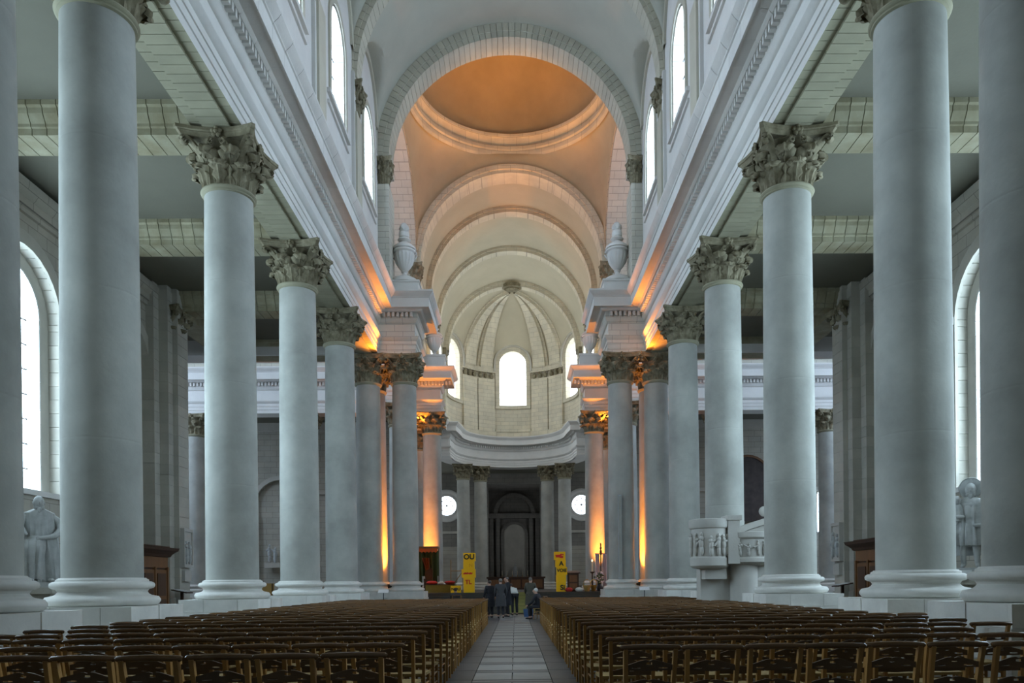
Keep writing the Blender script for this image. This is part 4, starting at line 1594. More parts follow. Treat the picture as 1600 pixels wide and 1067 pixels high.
def pose_stand(lean=0.0, arms=((.22, .02), (.22, .02)), stride=.0, head=0.0, sit=False, armz=0):
    """joint positions, facing +y, 1.72 m tall"""
    J = {}
    if sit:
        hz = .50
        J['pel'] = (0, 0, hz)
        J['hip'] = [(-.09, .02, hz - .02), (.09, .02, hz - .02)]
        J['knee'] = [(-.10, .42, .50), (.10, .42, .50)]
        J['ank'] = [(-.10, .40, .08), (.10, .40, .08)]
    else:
        J['pel'] = (0, 0, .94)
        J['hip'] = [(-.095, 0, .90), (.095, 0, .90)]
        J['knee'] = [(-.10, .03 + stride * .3, .49), (.10, .03 - stride * .3, .49)]
        J['ank'] = [(-.105, -.01 + stride * .5, .08), (.105, -.01 - stride * .5, .08)]
    p = Vector(J['pel'])

    def up(d, f=0.0):
        return tuple(p + Vector((0, sin(lean) * d + f, cos(lean) * d)))
    J['waist'], J['chest'], J['sho'], J['nb'], J['neck'] = up(.14), up(.32, .005), up(.485), up(.505), up(.545, .012)
    hd = lean * .6
    n = Vector(J['neck'])
    J['h0'] = tuple(n + Vector((0, .028 + .05 * sin(hd), .035)))
    J['h1'] = tuple(n + Vector((0, .025 + .12 * sin(hd), .105)))
    J['h2'] = tuple(n + Vector((0, .015 + .18 * sin(hd), .18)))
    J['nose'] = tuple(Vector(J['h1']) + Vector((0, .115, -.02)))
    J['arm'] = []
    for k, sg in ((0, -1), (1, 1)):
        sh = Vector(J['sho']) + Vector((sg * .185, 0, -.03))
        fwd, bend = arms[k]
        el = sh + Vector((sg * .06, sin(fwd) * .29 - .02, -cos(fwd) * .29))
        wr = el + Vector((-sg * .02 * (1 + bend), sin(fwd + bend) * .25, -cos(fwd + bend) * .25))
        hdv = (wr - el).normalized()
        J['arm'].append((tuple(sh), tuple(el), tuple(wr), tuple(wr + hdv * .09), hdv))
    return J


def body_mesh(J, name='person'):
    c = Chain()
    p = c.add(J['pel'], (.135, .10))
    w = c.add(J['waist'], (.125, .09), p)
    ch = c.add(J['chest'], (.15, .105), w)
    nb = c.add(J['nb'], (.075, .065), ch)
    nk = c.add(J['neck'], .062, nb)
    h0 = c.add(J['h0'], (.072, .085), nk)
    h1 = c.add(J['h1'], (.092, .112), h0)
    c.add(J['h2'], (.07, .085), h1)
    c.add(J['nose'], .014, h1)
    for k in (0, 1):
        sg = -1 if k == 0 else 1
        t = c.run(p, [(J['hip'][k], .085), (J['knee'][k], .056), (lerp(J['knee'][k], J['ank'][k], .35), .056), (J['ank'][k], .036)])
        a = Vector(J['ank'][k])
        c.run(t, [(tuple(a + Vector((0, .06, -.05))), .035), (tuple(a + Vector((0, .14, -.055))), .03)])
        sh, el, wr, hn, hd = J['arm'][k]
        t = c.run(ch, [(sh, .055), (el, .042), (wr, .028), (lerp(wr, hn, .5), (.034, .02))])
        side = hd.cross(Vector((0, 1, 0.2)))
        if side.length < .1:
            side = Vector((1, 0, 0))
        side.normalize()
        for q in range(4):
            o = side * (-.027 + .018 * q)
            f0 = Vector(wr) + hd * .075 + o
            ln = (.06, .07, .075, .065)[q]
            c.run(t, [(tuple(f0), .009), (tuple(f0 + hd * ln * .5 + Vector((0, .004, 0))), .008), (tuple(f0 + hd * ln * .85 + Vector((0, .014, 0))), .007)])
        o = side * (-.03)
        c.run(t, [(tuple(Vector(wr) + hd * .03 + o * 1.2), .010), (tuple(Vector(wr) + hd * .07 + o * 1.8 + Vector((0, .015, 0))), .008)])
    return skinned(name, c.v, c.e, c.r, 1)


def robe(mb, prof, folds, amp, seg=64, ph=0.0, c=(0, 0)):
    v, f = [], []
    m = len(prof)
    for j, (rx, ry, z, ox, oy) in enumerate(prof):
        t = 1 - j / (m - 1)
        for i in range(seg):
            a = 2 * pi * i / seg
            k = 1 + amp * t * (cos(a * folds + ph + .4 * z) * .6 + cos(a * folds * 1.7 + 2.1 * z) * .4)
            v.append((c[0] + ox + rx * k * cos(a), c[1] + oy + ry * k * sin(a), z))
    for j in range(m - 1):
        for i in range(seg):
            f.append((j * seg + i, j * seg + (i + 1) % seg, (j + 1) * seg + (i + 1) % seg, (j + 1) * seg + i))
    f.append(tuple(reversed(range(seg))))
    f.append(tuple((m - 1) * seg + i for i in range(seg)))
    return mb.add(v, f)


def person(loc, rz, J, label, coat, trousers, hair, long_coat=True, sc=1.0, sleeves=None, bald=False):
    b = put('person', body_mesh(J), None, loc, rz, (sc, sc, sc))
    b.data.materials.append(M['skin'])
    tag(b, label, 'person')
    c = Chain()
    p = c.add(J['pel'], (.175, .14))
    w = c.add(J['waist'], (.165, .13), p)
    ch = c.add(J['chest'], (.185, .14), w)
    c.add(J['nb'], (.105, .095), ch)
    for k in (0, 1):
        sh, el, wr, hn, hd = J['arm'][k]
        c.run(ch, [(sh, .088), (el, .060), (lerp(el, wr, .92), .046)])
    if long_coat:
        robe(MB(), [(.235, .175, .50, 0, .01), (.225, .165, .72, 0, .01), (.205, .15, .94, 0, .01), (.185, .135, 1.06, 0, .015), (.15, .11, 1.10, 0, .02)], 9, .05, 40).build('coat_skirt', coat, b, True)
    o = put('coat' if long_coat else 'shirt', skinned('coat', c.v, c.e, c.r, 2), b)
    o.data.materials.append(M[coat])
    c = Chain()
    p = c.add(J['pel'], (.12, .09) if long_coat else (.15, .115))
    for k in (0, 1):
        c.run(p, [(J['hip'][k], .085 if long_coat else .10), (J['knee'][k], .075), (lerp(J['knee'][k], J['ank'][k], .95), .062)])
    o = put('trousers', skinned('trousers', c.v, c.e, c.r, 1), b)
    o.data.materials.append(M[trousers])
    for k in (0, 1):
        a = J['ank'][k]
        MB().ball((a[0], a[1] + .06, .04), .05, 10, 6, (.85, 2.5, .8)).build('shoe', 'shoe', b, True)
    h1, h2 = Vector(J['h1']), Vector(J['h2'])
    hb = MB().ball(tuple(h1 + Vector((0, -.035, .035))), .086, 12, 8, (.92, .95, 1.0 if not bald else .6))
    hb.build('hair', hair, b, True)
    return b


person((-.56, 32.2, 0), .12, pose_stand(0.06, ((.15, .5), (.1, .6))), 'person in a long dark grey coat, back turned, beside the person in a suit', 'grey_coat', 'dark_trousers', 'grey_hair', True, .97)
person((-.27, 33.1, 0), 1.75, pose_stand(0.04, ((.3, .7), (.25, .7))), 'person in a black suit and white collar turned to the left in the aisle', 'black_coat', 'dark_trousers', 'grey_hair', True, 1.02, bald=True)
person((-1.02, 32.6, 0), .6, pose_stand(0.05, ((.2, .4), (.2, .4))), 'person in black at the end of the left chair rows, mostly in shadow', 'black_coat', 'dark_trousers', 'dark_hair', True, .93)
person((.02, 34.6, 0), .35, pose_stand(1.0, ((-.35, .5), (-.3, .6))), 'person bending forward in a white shirt and black trousers before the steps', 'white_shirt', 'dark_trousers', 'dark_hair', False, 1.0)
pc = person((.70, 33.4, 0), -.25, pose_stand(0.08, ((.2, .6), (.15, .6))), 'grey-haired person in an olive coat standing right of the steps', 'olive_coat', 'dark_trousers', 'grey_hair', True, 1.0)
person((1.02, 30.6, 0), 1.2, pose_stand(0.25, ((.5, .5), (.4, .6)), sit=True), 'white-haired person in dark clothes sitting at the aisle end of the right chair rows', 'black_coat', 'dark_trousers', 'white_hair', False, 1.0)
person((-2.75, 36.2, 0), .2, pose_stand(0.15, ((.5, .5), (.4, .6)), sit=True), 'dark-haired person sitting low before the yellow cardboard sign on the left', 'grey_coat', 'dark_trousers', 'dark_hair', False, 1.0)
for x, y, rz, lab in ((1.02, 30.6, 1.2, 'church chair under the white-haired sitting person'), (-2.75, 36.2, .2, 'church chair under the dark-haired person by the yellow sign')):
    tag(put('church_chair', joined, None, (x, y, 0), rz), lab, 'chair')
bag = thing('shopping_bag', 'blue bag hanging beside the person in the olive coat', 'bag', (.60, 32.9, 0.005))
MB().prism([(-.18, 0), (.18, 0), (.22, .34), (-.22, .34)], 'y', -.07, .07).build('bag_body', 'blue_cloth', bag)
MB().tube([(-.1, 0, .33), (-.07, 0, .5), (.07, 0, .5), (.1, 0, .33)], .012, 6).build('handle', 'blue_cloth', bag)


# ------------------------------------------------------------------ statues
def head_mb(c, r, beard=True, hairfull=False):
    mb = MB()
    mb.ball(c, r, 18, 14, (.80, .95, 1.15))
    x, y, z = c
    mb.ball((x, y + r * .93, z - r * .12), r * .16, 8, 6, (.7, 1.1, 1.8))          # nose
    for q in (-1, 1):
        mb.ball((x + q * r * .34, y + r * .80, z + r * .12), r * .13, 8, 6, (1.3, .6, .8))
        mb.ball((x + q * r * .34, y + r * .82, z + r * .30), r * .13, 8, 6, (1.9, .8, .5))
        mb.ball((x + q * r * .80, y, z - r * .02), r * .2, 8, 6, (.5, .9, 1.4))
    mb.ball((x, y + r * .85, z - r * .52), r * .14, 8, 6, (1.7, .6, .5))
    if beard:
        for i in range(7):
            a = -1.1 + 2.2 * i / 6
            mb.ball((x + r * .62 * sin(a), y + r * .62 * cos(a), z - r * .75), r * .30, 8, 6, (.8, .8, 1.3))
        mb.ball((x, y + r * .68, z - r * 1.15), r * .34, 8, 6, (1, .8, 1.4))
    if hairfull:
        mb.ball((x, y - r * .18, z + r * .12), r * 1.04, 14, 10, (.86, .95, 1.15))
    return mb


def statue(loc, rz, label, kind):
    t = thing('statue', label, 'statue', loc, rz)
    MB().box(-.55, .55, -.5, .5, -.14, 0).build('footing', 'statue_stone', t)
    if kind == 0:      # bald bearded man leaning forward, mantle over a raised knee
        mb = MB()
        robe(mb, [(.50, .36, 0, 0, 0), (.48, .34, .35, 0, 0), (.44, .33, .75, 0, .02), (.42, .32, 1.1, .01, .04), (.38, .28, 1.4, .02, .06), (.40, .26, 1.65, .02, .10), (.36, .22, 1.85, .02, .16), (.12, .12, 1.97, .02, .22)], 13, .24)
        robe(mb, [(.22, .20, .08, .22, .30), (.23, .22, .5, .22, .34), (.27, .28, .9, .2, .36), (.26, .28, 1.1, .17, .30), (.14, .16, 1.24, .12, .22)], 9, .24, 48)
        o = mb.build('robe', 'statue_stone', t, True)
        head_mb((.05, .30, 2.12), .165).build('head', 'statue_stone', t, True)
        c = Chain()
        a = c.add((-.36, .12, 1.78), .13)
        c.run(a, [((-.50, .20, 1.42), .115), ((-.28, .42, 1.22), .085), ((-.02, .50, 1.18), .055), ((.06, .52, 1.16), (.05, .03))])
        b = c.add((.36, .14, 1.80), .12)
        c.e.append((a, b))
        c.run(b, [((.50, .24, 1.50), .11), ((.42, .46, 1.32), .075), ((.36, .54, 1.24), .045)])
        for q in range(4):
            c.run(4, [((.10 + .01 * q, .53, 1.20 - .025 * q), .014), ((.16, .52, 1.185 - .025 * q), .011)])
        put('arms', skinned('arms', c.v, c.e, c.r, 2), t).data.materials.append(M['statue_stone'])
        robe(MB(), [(.44, .10, .0, -.1, -.36), (.42, .10, 1.2, -.05, -.32), (.30, .08, 1.8, 0, -.15)], 11, .28).build('mantle', 'statue_stone', t, True)
        MB().ball((-.2, .42, .05), .1, 10, 6, (.8, 1.8, .6)).ball((.28, .55, .05), .1, 10, 6, (.8, 1.6, .6)).build('foot', 'statue_stone', t, True)['kind'] = 'stuff'
    else:              # bearded man with halo carrying a child, short tunic over boots
        mb = MB()
        robe(mb, [(.36, .28, .62, 0, 0), (.38, .30, .9, 0, 0), (.33, .25, 1.2, 0, 0), (.31, .22, 1.30, 0, 0), (.36, .25, 1.5, 0, 0), (.38, .23, 1.75, 0, 0), (.30, .18, 1.9, 0, 0), (.1, .1, 1.98, 0, 0)], 13, .22)
        mb.build('tunic', 'statue_stone', t, True)
        head_mb((-.02, .05, 2.16), .155, True, True).build('head', 'statue_stone', t, True)
        c = Chain()
        p = c.add((0, 0, .8), (.2, .16))
        c.run(p, [((-.14, .02, .66), .12), ((-.15, .06, .42), .085), ((-.17, .02, .1), .07), ((-.18, .12, .05), .06), ((-.2, .24, .04), .045)])
        c.run(p, [((.14, .02, .66), .12), ((.18, .1, .42), .085), ((.16, .04, .1), .07), ((.18, .14, .05), .06), ((.2, .26, .04), .045)])
        put('legs', skinned('legs', c.v, c.e, c.r, 2), t).data.materials.append(M['statue_stone'])
        c = Chain()
        a = c.add((0, .0, 1.72), (.25, .16))
        c.run(a, [((-.36, .02, 1.74), .10), ((-.46, .06, 1.42), .085), ((-.36, .24, 1.18), .065), ((-.16, .32, 1.16), .045), ((-.06, .33, 1.17), (.045, .03))])
        c.run(a, [((.36, .02, 1.74), .10), ((.44, .14, 1.46), .085), ((.26, .34, 1.42), .06), ((.10, .36, 1.40), .045)])
        put('arms', skinned('arms', c.v, c.e, c.r, 2), t).data.materials.append(M['statue_stone'])
        R90 = Matrix.Translation((-.02, -.02, 2.22)) @ Matrix.Rotation(pi / 2, 4, 'X')
        MB().lathe([(.27, 0), (.29, .015), (.30, .0), (.29, -.02), (.27, 0)], 28, R90).build('halo', 'statue_stone', t, True)
        ch = head_mb((.30, .24, 1.86), .11, False, True).build('child', 'statue_stone', t, True)
        robe(MB(), [(.12, .12, 1.30, .32, .22), (.15, .14, 1.5, .3, .2), (.12, .1, 1.72, .3, .2), (.05, .05, 1.80, .3, .22)], 6, .1, 28).build('child_robe', 'statue_stone', ch, True)
        robe(MB(), [(.40, .10, .35, .1, -.24), (.44, .12, 1.1, .08, -.22), (.36, .10, 1.8, 0, -.14)], 8, .18).build('cloak', 'statue_stone', t, True)
        MB().tube([(.42, .3, 0), (.40, .3, .6), (.42, .3, 1.0)], .05, 8).build('staff', 'statue_stone', t, True)
    return t


for s, side in ((-1, 'left'), (1, 'right')):
    px = (-12.78, 20.9) if s < 0 else (12.75, 21.25)
    p = thing('statue_pedestal', 'stone pedestal under the %s aisle statue' % side, 'pedestal', (px[0], px[1], 0))
    MB().box(-.75, .75, -.7, .7, 0, .3).build('foot', 'pier_stone', p)
    MB().box(-.62, .62, -.58, .58, .3, 1.28).build('die', 'pier_stone', p)
    MB().box(-.72, .72, -.66, .66, 1.28, 1.45).build('cap', 'pier_stone', p)
    b = MB().box(-.75, .75, -.25, .25, 1.45, 3.2)
statue((-12.78, 20.9, 1.59), -2.45, 'grey stone statue of a bald bearded man leaning over his raised knee, left aisle', 0)
statue((12.75, 21.25, 1.74), 2.55, 'grey stone statue of a haloed bearded man carrying a child, right aisle', 1)

# ------------------------------------------------------------------ pulpit
def relief(mb, n, place, h, seed):
    """a row of small carved figures; place(u, z, d) -> point, u in 0..1"""
    r = random.Random(seed)
    for i in range(n):
        u = (i + .5) / n + r.uniform(-.2, .2) / n
        hh = h * r.uniform(.75, 1.0)
        for (z, rad, st) in ((.22, .13, 1.9), (.5, .15, 1.5), (.72, .13, 1.0), (.90, .09, 1.0)):
            p = place(u + r.uniform(-.1, .1) / n, z * hh, .03)
            mb.ball(p, rad * h * .8, 8, 6, (.8, .8, st))
        p, q = place(u, .66 * hh, .05), place(u + r.choice((-1, 1)) * .6 / n, r.uniform(.4, .9) * hh, .06)
        mb.tube([p, q], .045 * h, 6)
    return mb


pu = thing('pulpit', 'pale carved stone pulpit with relief figures before the third right column', 'pulpit', (0, 0, 0))
T1 = Matrix.Translation((5.83, 22.75, 0))
MB().lathe([(.30, 1.80), (.50, 1.84), (.56, 1.90), (.57, 2.12), (.53, 2.16), (.53, 2.98), (.57, 3.0), (.60, 3.06), (.60, 3.25), (.54, 3.27), (.50, 3.27)], 40, T1).build('drum', 'pulpit_stone', pu, True, sharp=35)
rl = relief(MB(), 9, lambda u, z, d: (5.83 + (.53 + d) * cos(pi + pi * 1.1 * u), 22.75 + (.53 + d) * sin(pi + pi * 1.1 * u), 2.18 + z), .78, 3)
stuff(rl.build('relief', 'pulpit_stone', pu, True))
MB().box(6.28, 6.62, 22.32, 22.9, 1.95, 3.22).build('pilaster', 'pulpit_stone', pu)
MB().box(6.24, 6.68, 22.28, 22.95, 3.22, 3.36).build('pilaster_cap', 'pulpit_stone', pu)
T2 = Matrix.Translation((7.0, 22.95, 0))
MB().lathe([(.40, 1.90), (.66, 1.94), (.74, 1.99), (.74, 2.10), (.70, 2.14), (.70, 2.66), (.74, 2.68), (.77, 2.72), (.77, 2.86), (.70, 2.88)], 44, T2).build('gallery_drum', 'pulpit_stone', pu, True, sharp=35)
rl = relief(MB(), 10, lambda u, z, d: (7.0 + (.70 + d) * cos(pi + pi * u), 22.95 + (.70 + d) * sin(pi + pi * u), 2.16 + z), .48, 5)
stuff(rl.build('relief', 'pulpit_stone', pu, True))
MB().lathe([(.40, 0), (.40, 1.92)], 32, Matrix.Translation((6.88, 22.85, 0))).build('support', 'pulpit_stone', pu, True)
MB().box(5.62, 8.4, 23.0, 23.5, 0, 1.92).build('base_wall', 'pulpit_stone', pu)
MB().box(5.66, 6.3, 22.6, 23.2, 1.50, 1.82).build('corbel', 'pulpit_stone', pu)
MB().prism([(6.62, 2.75), (7.2, 3.0), (8.6, 3.4), (8.6, 2.2), (6.62, 2.2)], 'y', 23.2, 23.45).build('stair_parapet', 'pulpit_stone', pu)
MB().prism([(6.6, 2.98), (7.2, 3.2), (8.6, 3.62), (8.6, 3.42), (7.2, 3.02), (6.6, 2.78)], 'y', 23.12, 23.52).build('stair_coping', 'pulpit_stone', pu)
MB().ball((7.65, 23.3, 3.55), .16, 10, 8, (1, .6, 1.0)).build('finial', 'pulpit_stone', pu, True)

# ------------------------------------------------------------------ confessionals, plaques, small furniture of the aisles
for s, side in ((-1, 'left'), (1, 'right')):
    c = thing('confessional', 'dark wooden confessional with cornice in the %s aisle' % side, 'confessional', (0, 0, 0))
    MB().box(12.62, 13.95, 25.1, 28.0, 0, 2.5).mirror(s).build('body', 'dark_wood', c)
    MB().box(12.56, 13.95, 25.05, 28.06, 2.12, 2.5).mirror(s).build('frieze', 'brown_wood', c)
    sweep([(-13.95, 24.98), (-12.56, 24.98), (-12.56, 28.1), (-13.95, 28.1)][::1], [(0, 2.5), (.06, 2.52), (.1, 2.6), (.18, 2.68), (.26, 2.74), (.28, 2.82), (.3, 2.84), (-.4, 2.9)], None, s).build('cornice', 'dark_wood', c)
    MB().box(12.5, 13.95, 25.0, 28.1, 2.78, 2.9).mirror(s).build('roof', 'dark_wood', c)
    for k in range(3):
        y0 = 25.2 + k * .95
        d = MB().box(12.56, 12.64, y0, y0 + .86, .15, 2.05).mirror(s).build('door', 'brown_wood', c)
        MB().box(12.53, 12.57, y0 + .12, y0 + .74, .3, 1.0).mirror(s).build('panel', 'dark_wood', d)
        MB().box(12.53, 12.57, y0 + .12, y0 + .74, 1.12, 1.92).mirror(s).build('panel', 'dark_wood', d)
    for y0 in (25.06, 26.06, 27.01, 27.96):
        MB().box(12.52, 12.64, y0, y0 + .1, 0, 2.15).mirror(s).build('stile', 'brown_wood', c)
    # relief plaque on the corner pier
    q = thing('relief_plaque', 'framed stone relief plaque on the corner pier of the %s aisle' % side, 'plaque', (s * 13.14, 30.88, 2.2))
    MB().box(-.02, .10, -.42, .42, 0, 1.55).mirror(-s).build('slab', 'pulpit_stone', q)
    f = MB()
    for b in ((-.42, -.34, 0, 1.55), (.34, .42, 0, 1.55), (-.34, .34, 0, .1), (-.34, .34, 1.43, 1.55)):
        f.box(.10, .16, b[0], b[1], b[2], b[3])
    stuff(f.mirror(-s).build('frame', 'pulpit_stone', q))
    rl = relief(MB(), 2, lambda u, z, d: (-s * (.10 + d), -.3 + .6 * u, .16 + z), 1.15, 8 + s)
    stuff(rl.build('relief', 'statue_stone', q, True))
    MB().box(-.02, .12, -.3, .3, -.55, -.1).mirror(-s).build('bracket', 'pulpit_stone', q)
    # leaflet shelf by the pier
    q = thing('leaflet_stand', 'small dark leaflet stand by the corner pier of the %s aisle' % side, 'stand', (s * 12.85, 29.9, 0))
    MB().prism([(-.3, 1.18), (.3, 1.30), (.3, 1.34), (-.3, 1.22)], 'y', -.3, .3).mirror(s).build('shelf', 'dark_wood', q)
    MB().box(-.05, .05, -.05, .05, 0, 1.25).build('post', 'dark_wood', q)
    MB().box(-.25, .25, -.2, .2, 0, .05).build('foot', 'dark_wood', q)
    for k in range(3):
        b = MB().prism([(-.2, 0), (.2, .08), (.2, .1), (-.2, .02)], 'y', -.07, .07).mirror(s).build('leaflet', 'white_card', None, False, (s * 12.85, 29.72 + .18 * k, 1.245))
        tag(b, '%s white leaflet on the dark stand by the %s corner pier' % (('nearest', 'middle', 'farthest')[k], side), 'leaflet', 'leaflets on the %s stand' % side)
b = MB().box(-.28, .28, -.1, .1, 0, .22).build('label_plate', 'white_card', None, False, (12.05, 20.6, 1.45))
tag(b, 'white card at the feet of the right aisle statue', 'card')

# picture and sculptures on the far transept walls
o = (16.95, 1.55, 5.8, 8.9)
pic = thing('painting', 'large dark arched painting above the pulpit stairs', 'painting', (0, 0, 0))
pane_mb(lambda u, z, d: (u, 55.48 + d, z), o, 0).build('canvas', 'dark_paint_picture', pic)
band(lambda u, z, d: (u, 55.52 + d, z), o, .16, .12).build('frame', 'brown_wood', pic, True)
q = thing('wall_relief', 'small grey carved group on the left transept wall', 'sculpture', (-17.35, 55.45, 3.1))
stuff(relief(MB(), 2, lambda u, z, d: (-.4 + .8 * u, -d, z), 1.5, 21).build('figures', 'statue_stone', q, True))
MB().box(-.55, .55, -.25, .25, -.35, 0).build('bracket', 'pier_stone', q)
q = thing('display_panel', 'ochre display panel standing low behind the left nave columns', 'panel', (-15.3, 46.5, 0))
MB().box(-.8, .8, -.03, .03, .5, 1.6).build('board', 'ochre_panel', q)
for k in (-1, 1):
    MB().box(k * .7 - .03, k * .7 + .03, -.05, .05, 0, 1.6).build('leg', 'dark_wood', q)

# sign stands beside the crossing columns, slim loudspeaker
for s, side in ((-1, 'left'), (1, 'right')):
    q = thing('sign_stand', 'small white notice on a black stand before the %s coupled columns' % side, 'sign', (s * 6.1, 35.9, 0))
    MB().box(-.16, .16, -.16, .16, 0, .03).build('foot', 'iron', q)
    MB().tube([(0, 0, 0), (0, 0, 1.1)], .02, 8).build('pole', 'iron', q)
    MB().prism([(-.12, 1.08), (.10, 1.22), (.11, 1.20), (-.11, 1.06)], 'x', -.24, .24).build('plate', 'white_card', q)
q = thing('column_loudspeaker', 'slim grey column loudspeaker on the inner right coupled column', 'loudspeaker', (5.08, 36.64, 1.62))
MB().box(-.085, .085, -.07, .06, 0, 4.0).build('cabinet', 'grey_metal', q)
MB().box(-.07, .07, -.076, -.07, .05, 3.95).build('grille', 'column_stone', q)
MB().box(-.03, .03, .06, .1, 3.2, 3.4).build('bracket', 'iron', q)


# ------------------------------------------------------------------ lettered yellow boxes
def text_mb(body, size, th=.004):
    c = bpy.data.curves.new('text', 'FONT')
    c.body = body
    c.size = size
    c.align_x = 'CENTER'
    c.align_y = 'CENTER'
    c.extrude = th
    c.offset = size * .035
    o = bpy.data.objects.new('text', c)
    COL.objects.link(o)
    bpy.context.view_layer.update()
    me = bpy.data.meshes.new_from_object(o.evaluated_get(bpy.context.evaluated_depsgraph_get()))
    bpy.data.objects.remove(o, do_unlink=True)
    return me


def yellow_box(x, y, z, w, h, label, marks=(), rz=0.0, group='stacked yellow boxes'):
    b = thing('cardboard_box', label, 'box', (x, y, z), rz, group)
    mb = MB().box(-w / 2, w / 2, -.28, .28, 0.002, h - .004)
    mb.build('box_body', 'yellow_card', b)
    MB().box(-w / 2 + .01, -.004, -.275, .275, h - .004, h + .001).build('flap', 'yellow_card', b)
    MB().box(.004, w / 2 - .01, -.275, .275, h - .004, h + .001).build('flap', 'yellow_card', b)
    for (kind, txt, size, ox, oz, mat) in marks:
        if kind == 'text':
            me = text_mb(txt, size)
            me.materials.append(M[mat])
            o = put('lettering', me, b, (ox, -.287, oz))
            o.rotation_euler = (pi / 2, 0, 0)
        else:
            mbk = MB()
            for (xa, za, xb, zb, r) in txt:
                mbk.tube([(xa, -.284, za), (xb, -.284, zb)], r, 6)
            mbk.v = [(p[0], -.282 + (p[1] + .284) * .15, p[2]) for p in mbk.v]
            stuff(mbk.build('painted_mark', mat, b))
    return b


XL, XR, YB = -2.31, 2.40, 39.4
yellow_box(XL, YB, 1.0, .54, .36, 'plain yellow box at the foot of the left yellow tower')
yellow_box(XL + .0, YB, 1.36, .56, .40, 'yellow box lettered TL in the left yellow tower', [('text', 'TL', .30, -.03, .17, 'red_paint')], .03)
yellow_box(XL - .02, YB, 1.76, .68, .44, 'wide yellow box with red scrawl in the left yellow tower',
           [('mark', [(-.26, .2, .22, .23, .035), (-.2, .25, .18, .19, .03), (-.1, .18, -.02, .27, .03), (.05, .18, .12, .27, .03)], 0, 0, 0, 'red_paint')], -.02)
yellow_box(XL, YB, 2.20, .56, .40, 'yellow box with faint orange strokes in the left yellow tower', [('text', 'N', .24, .1, .18, 'faded_orange_paint')], .02)
yellow_box(XL + .03, YB, 2.60, .58, .42, 'topmost yellow box lettered OU on the left tower', [('text', 'OU', .36, .0, .21, 'black_paint')], -.03)
yellow_box(XR, YB, 1.0, .48, .46, 'yellow box lettered Si at the foot of the right yellow tower', [('text', 'Si', .36, .06, .2, 'black_paint')])
yellow_box(XR, YB, 1.46, .48, .40, 'plain yellow box second from the bottom of the right yellow tower', (), .02)
yellow_box(XR + .04, YB, 1.86, .54, .40, 'yellow box lettered VOIE in the right yellow tower', [('text', 'VOIE', .23, .0, .22, 'black_paint')], -.03)
yellow_box(XR - .02, YB, 2.26, .50, .36, 'yellow box lettered A in the right yellow tower', [('text', 'A', .32, .02, .17, 'black_paint')], .03)
yellow_box(XR - .06, YB, 2.62, .58, .42, 'topmost yellow box with red hand-like mark on the right tower',
           [('mark', [(-.2, .17, .18, .16, .045), (-.22, .23, .1, .24, .04), (.02, .29, .2, .26, .035), (.0, .12, .16, .11, .03)], 0, 0, 0, 'red_paint')], -.04)
yellow_box(-2.98, 39.25, 1.0, .52, .36, 'low yellow box with dark letters beside the left yellow tower', [('text', 'NOU', .2, 0, .18, 'black_paint')], .05, None)

# ------------------------------------------------------------------ furniture of the sanctuary
t = thing('throne_canopy', 'canopied throne with green curtains and red back cloth at left', 'canopy', (-4.72, 42.2, 1.0))
MB().box(-.58, .58, -.5, .5, 2.38, 2.50).build('canopy_board', 'brown_wood', t)
va = MB()
for i in range(6):
    x0 = -.56 + i * 1.12 / 6
    va.prism([(x0, 0), (x0 + 1.12 / 6, 0), (x0 + 1.12 / 6, -.16), (x0 + 1.12 / 12, -.26), (x0, -.16)], 'y', -.50, -.47, Matrix.Translation((0, 0, 2.4)))
stuff(va.build('valance', 'rust_cloth', t))


def curtain(x0, x1, z0, z1, pin, mat, name, parent, y=-.2):
    return MB().grid(lambda u, v: (x0 + (x1 - x0) * u + pin * sin(pi * v) * (1 - u), y + .05 * sin(u * 26), z0 + (z1 - z0) * v), 40, 8).build(name, mat, parent, True)


curtain(-.55, -.3, 0, 2.2, 0, 'green_cloth', 'curtain', t, -.35)
curtain(.55, .28, 0, 2.2, 0, 'green_cloth', 'curtain', t, -.35)
curtain(-.55, .55, .9, 2.3, 0, 'green_cloth', 'back_curtain', t, .3)
curtain(-.4, .05, 0, 1.9, .25, 'rust_cloth', 'back_cloth', t, .2)
for k in (-1, 1):
    MB().tube([(k * .54, .42, 0), (k * .54, .42, 2.4)], .025, 8).build('post', 'dark_wood', t)
ch = thing('throne', 'dark high-backed armchair under the green canopy', 'chair', (-4.6, 42.0, 1.0))
MB().prism([(-.3, .45), (.3, .45), (.3, 1.1), (.22, 1.24), (.08, 1.28), (0, 1.36), (-.08, 1.28), (-.22, 1.24), (-.3, 1.1)], 'y', .22, .30).build('backrest', 'dark_wood', ch)
MB().box(-.3, .3, -.28, .28, .42, .52).build('seat', 'dark_wood', ch)
for k in (-1, 1):
    MB().tube([(k * .28, -.26, .72), (k * .28, .24, .74)], .03, 8).build('armrest', 'dark_wood', ch)
    MB().box(k * .28 - .03, k * .28 + .03, -.28, -.22, 0, .72).build('leg', 'dark_wood', ch)
    MB().box(k * .28 - .03, k * .28 + .03, .22, .28, 0, .5).build('leg', 'dark_wood', ch)
t = thing('table', 'long table under an olive cloth between throne and yellow tower', 'table', (-3.9, 40.6, 1.0))
MB().box(-.75, .75, -.35, .35, .0, .40).build('cloth', 'olive_cloth', t)
MB().box(-.78, .78, -.38, .38, .40, .44).build('tabletop', 'dark_wood', t)
for x, zz, lab in ((-4.35, .12, 'crimson cushion at the throne end of the olive table'), (-3.4, .10, 'crimson cushion at the tower end of the olive table')):
    o = MB().ball((0, 0, .09), .3, 14, 8, (1.0, .8, .32)).build('cushion', 'red_cloth', None, True, (x, 40.6, 1.44))
    tag(o, lab, 'cushion')
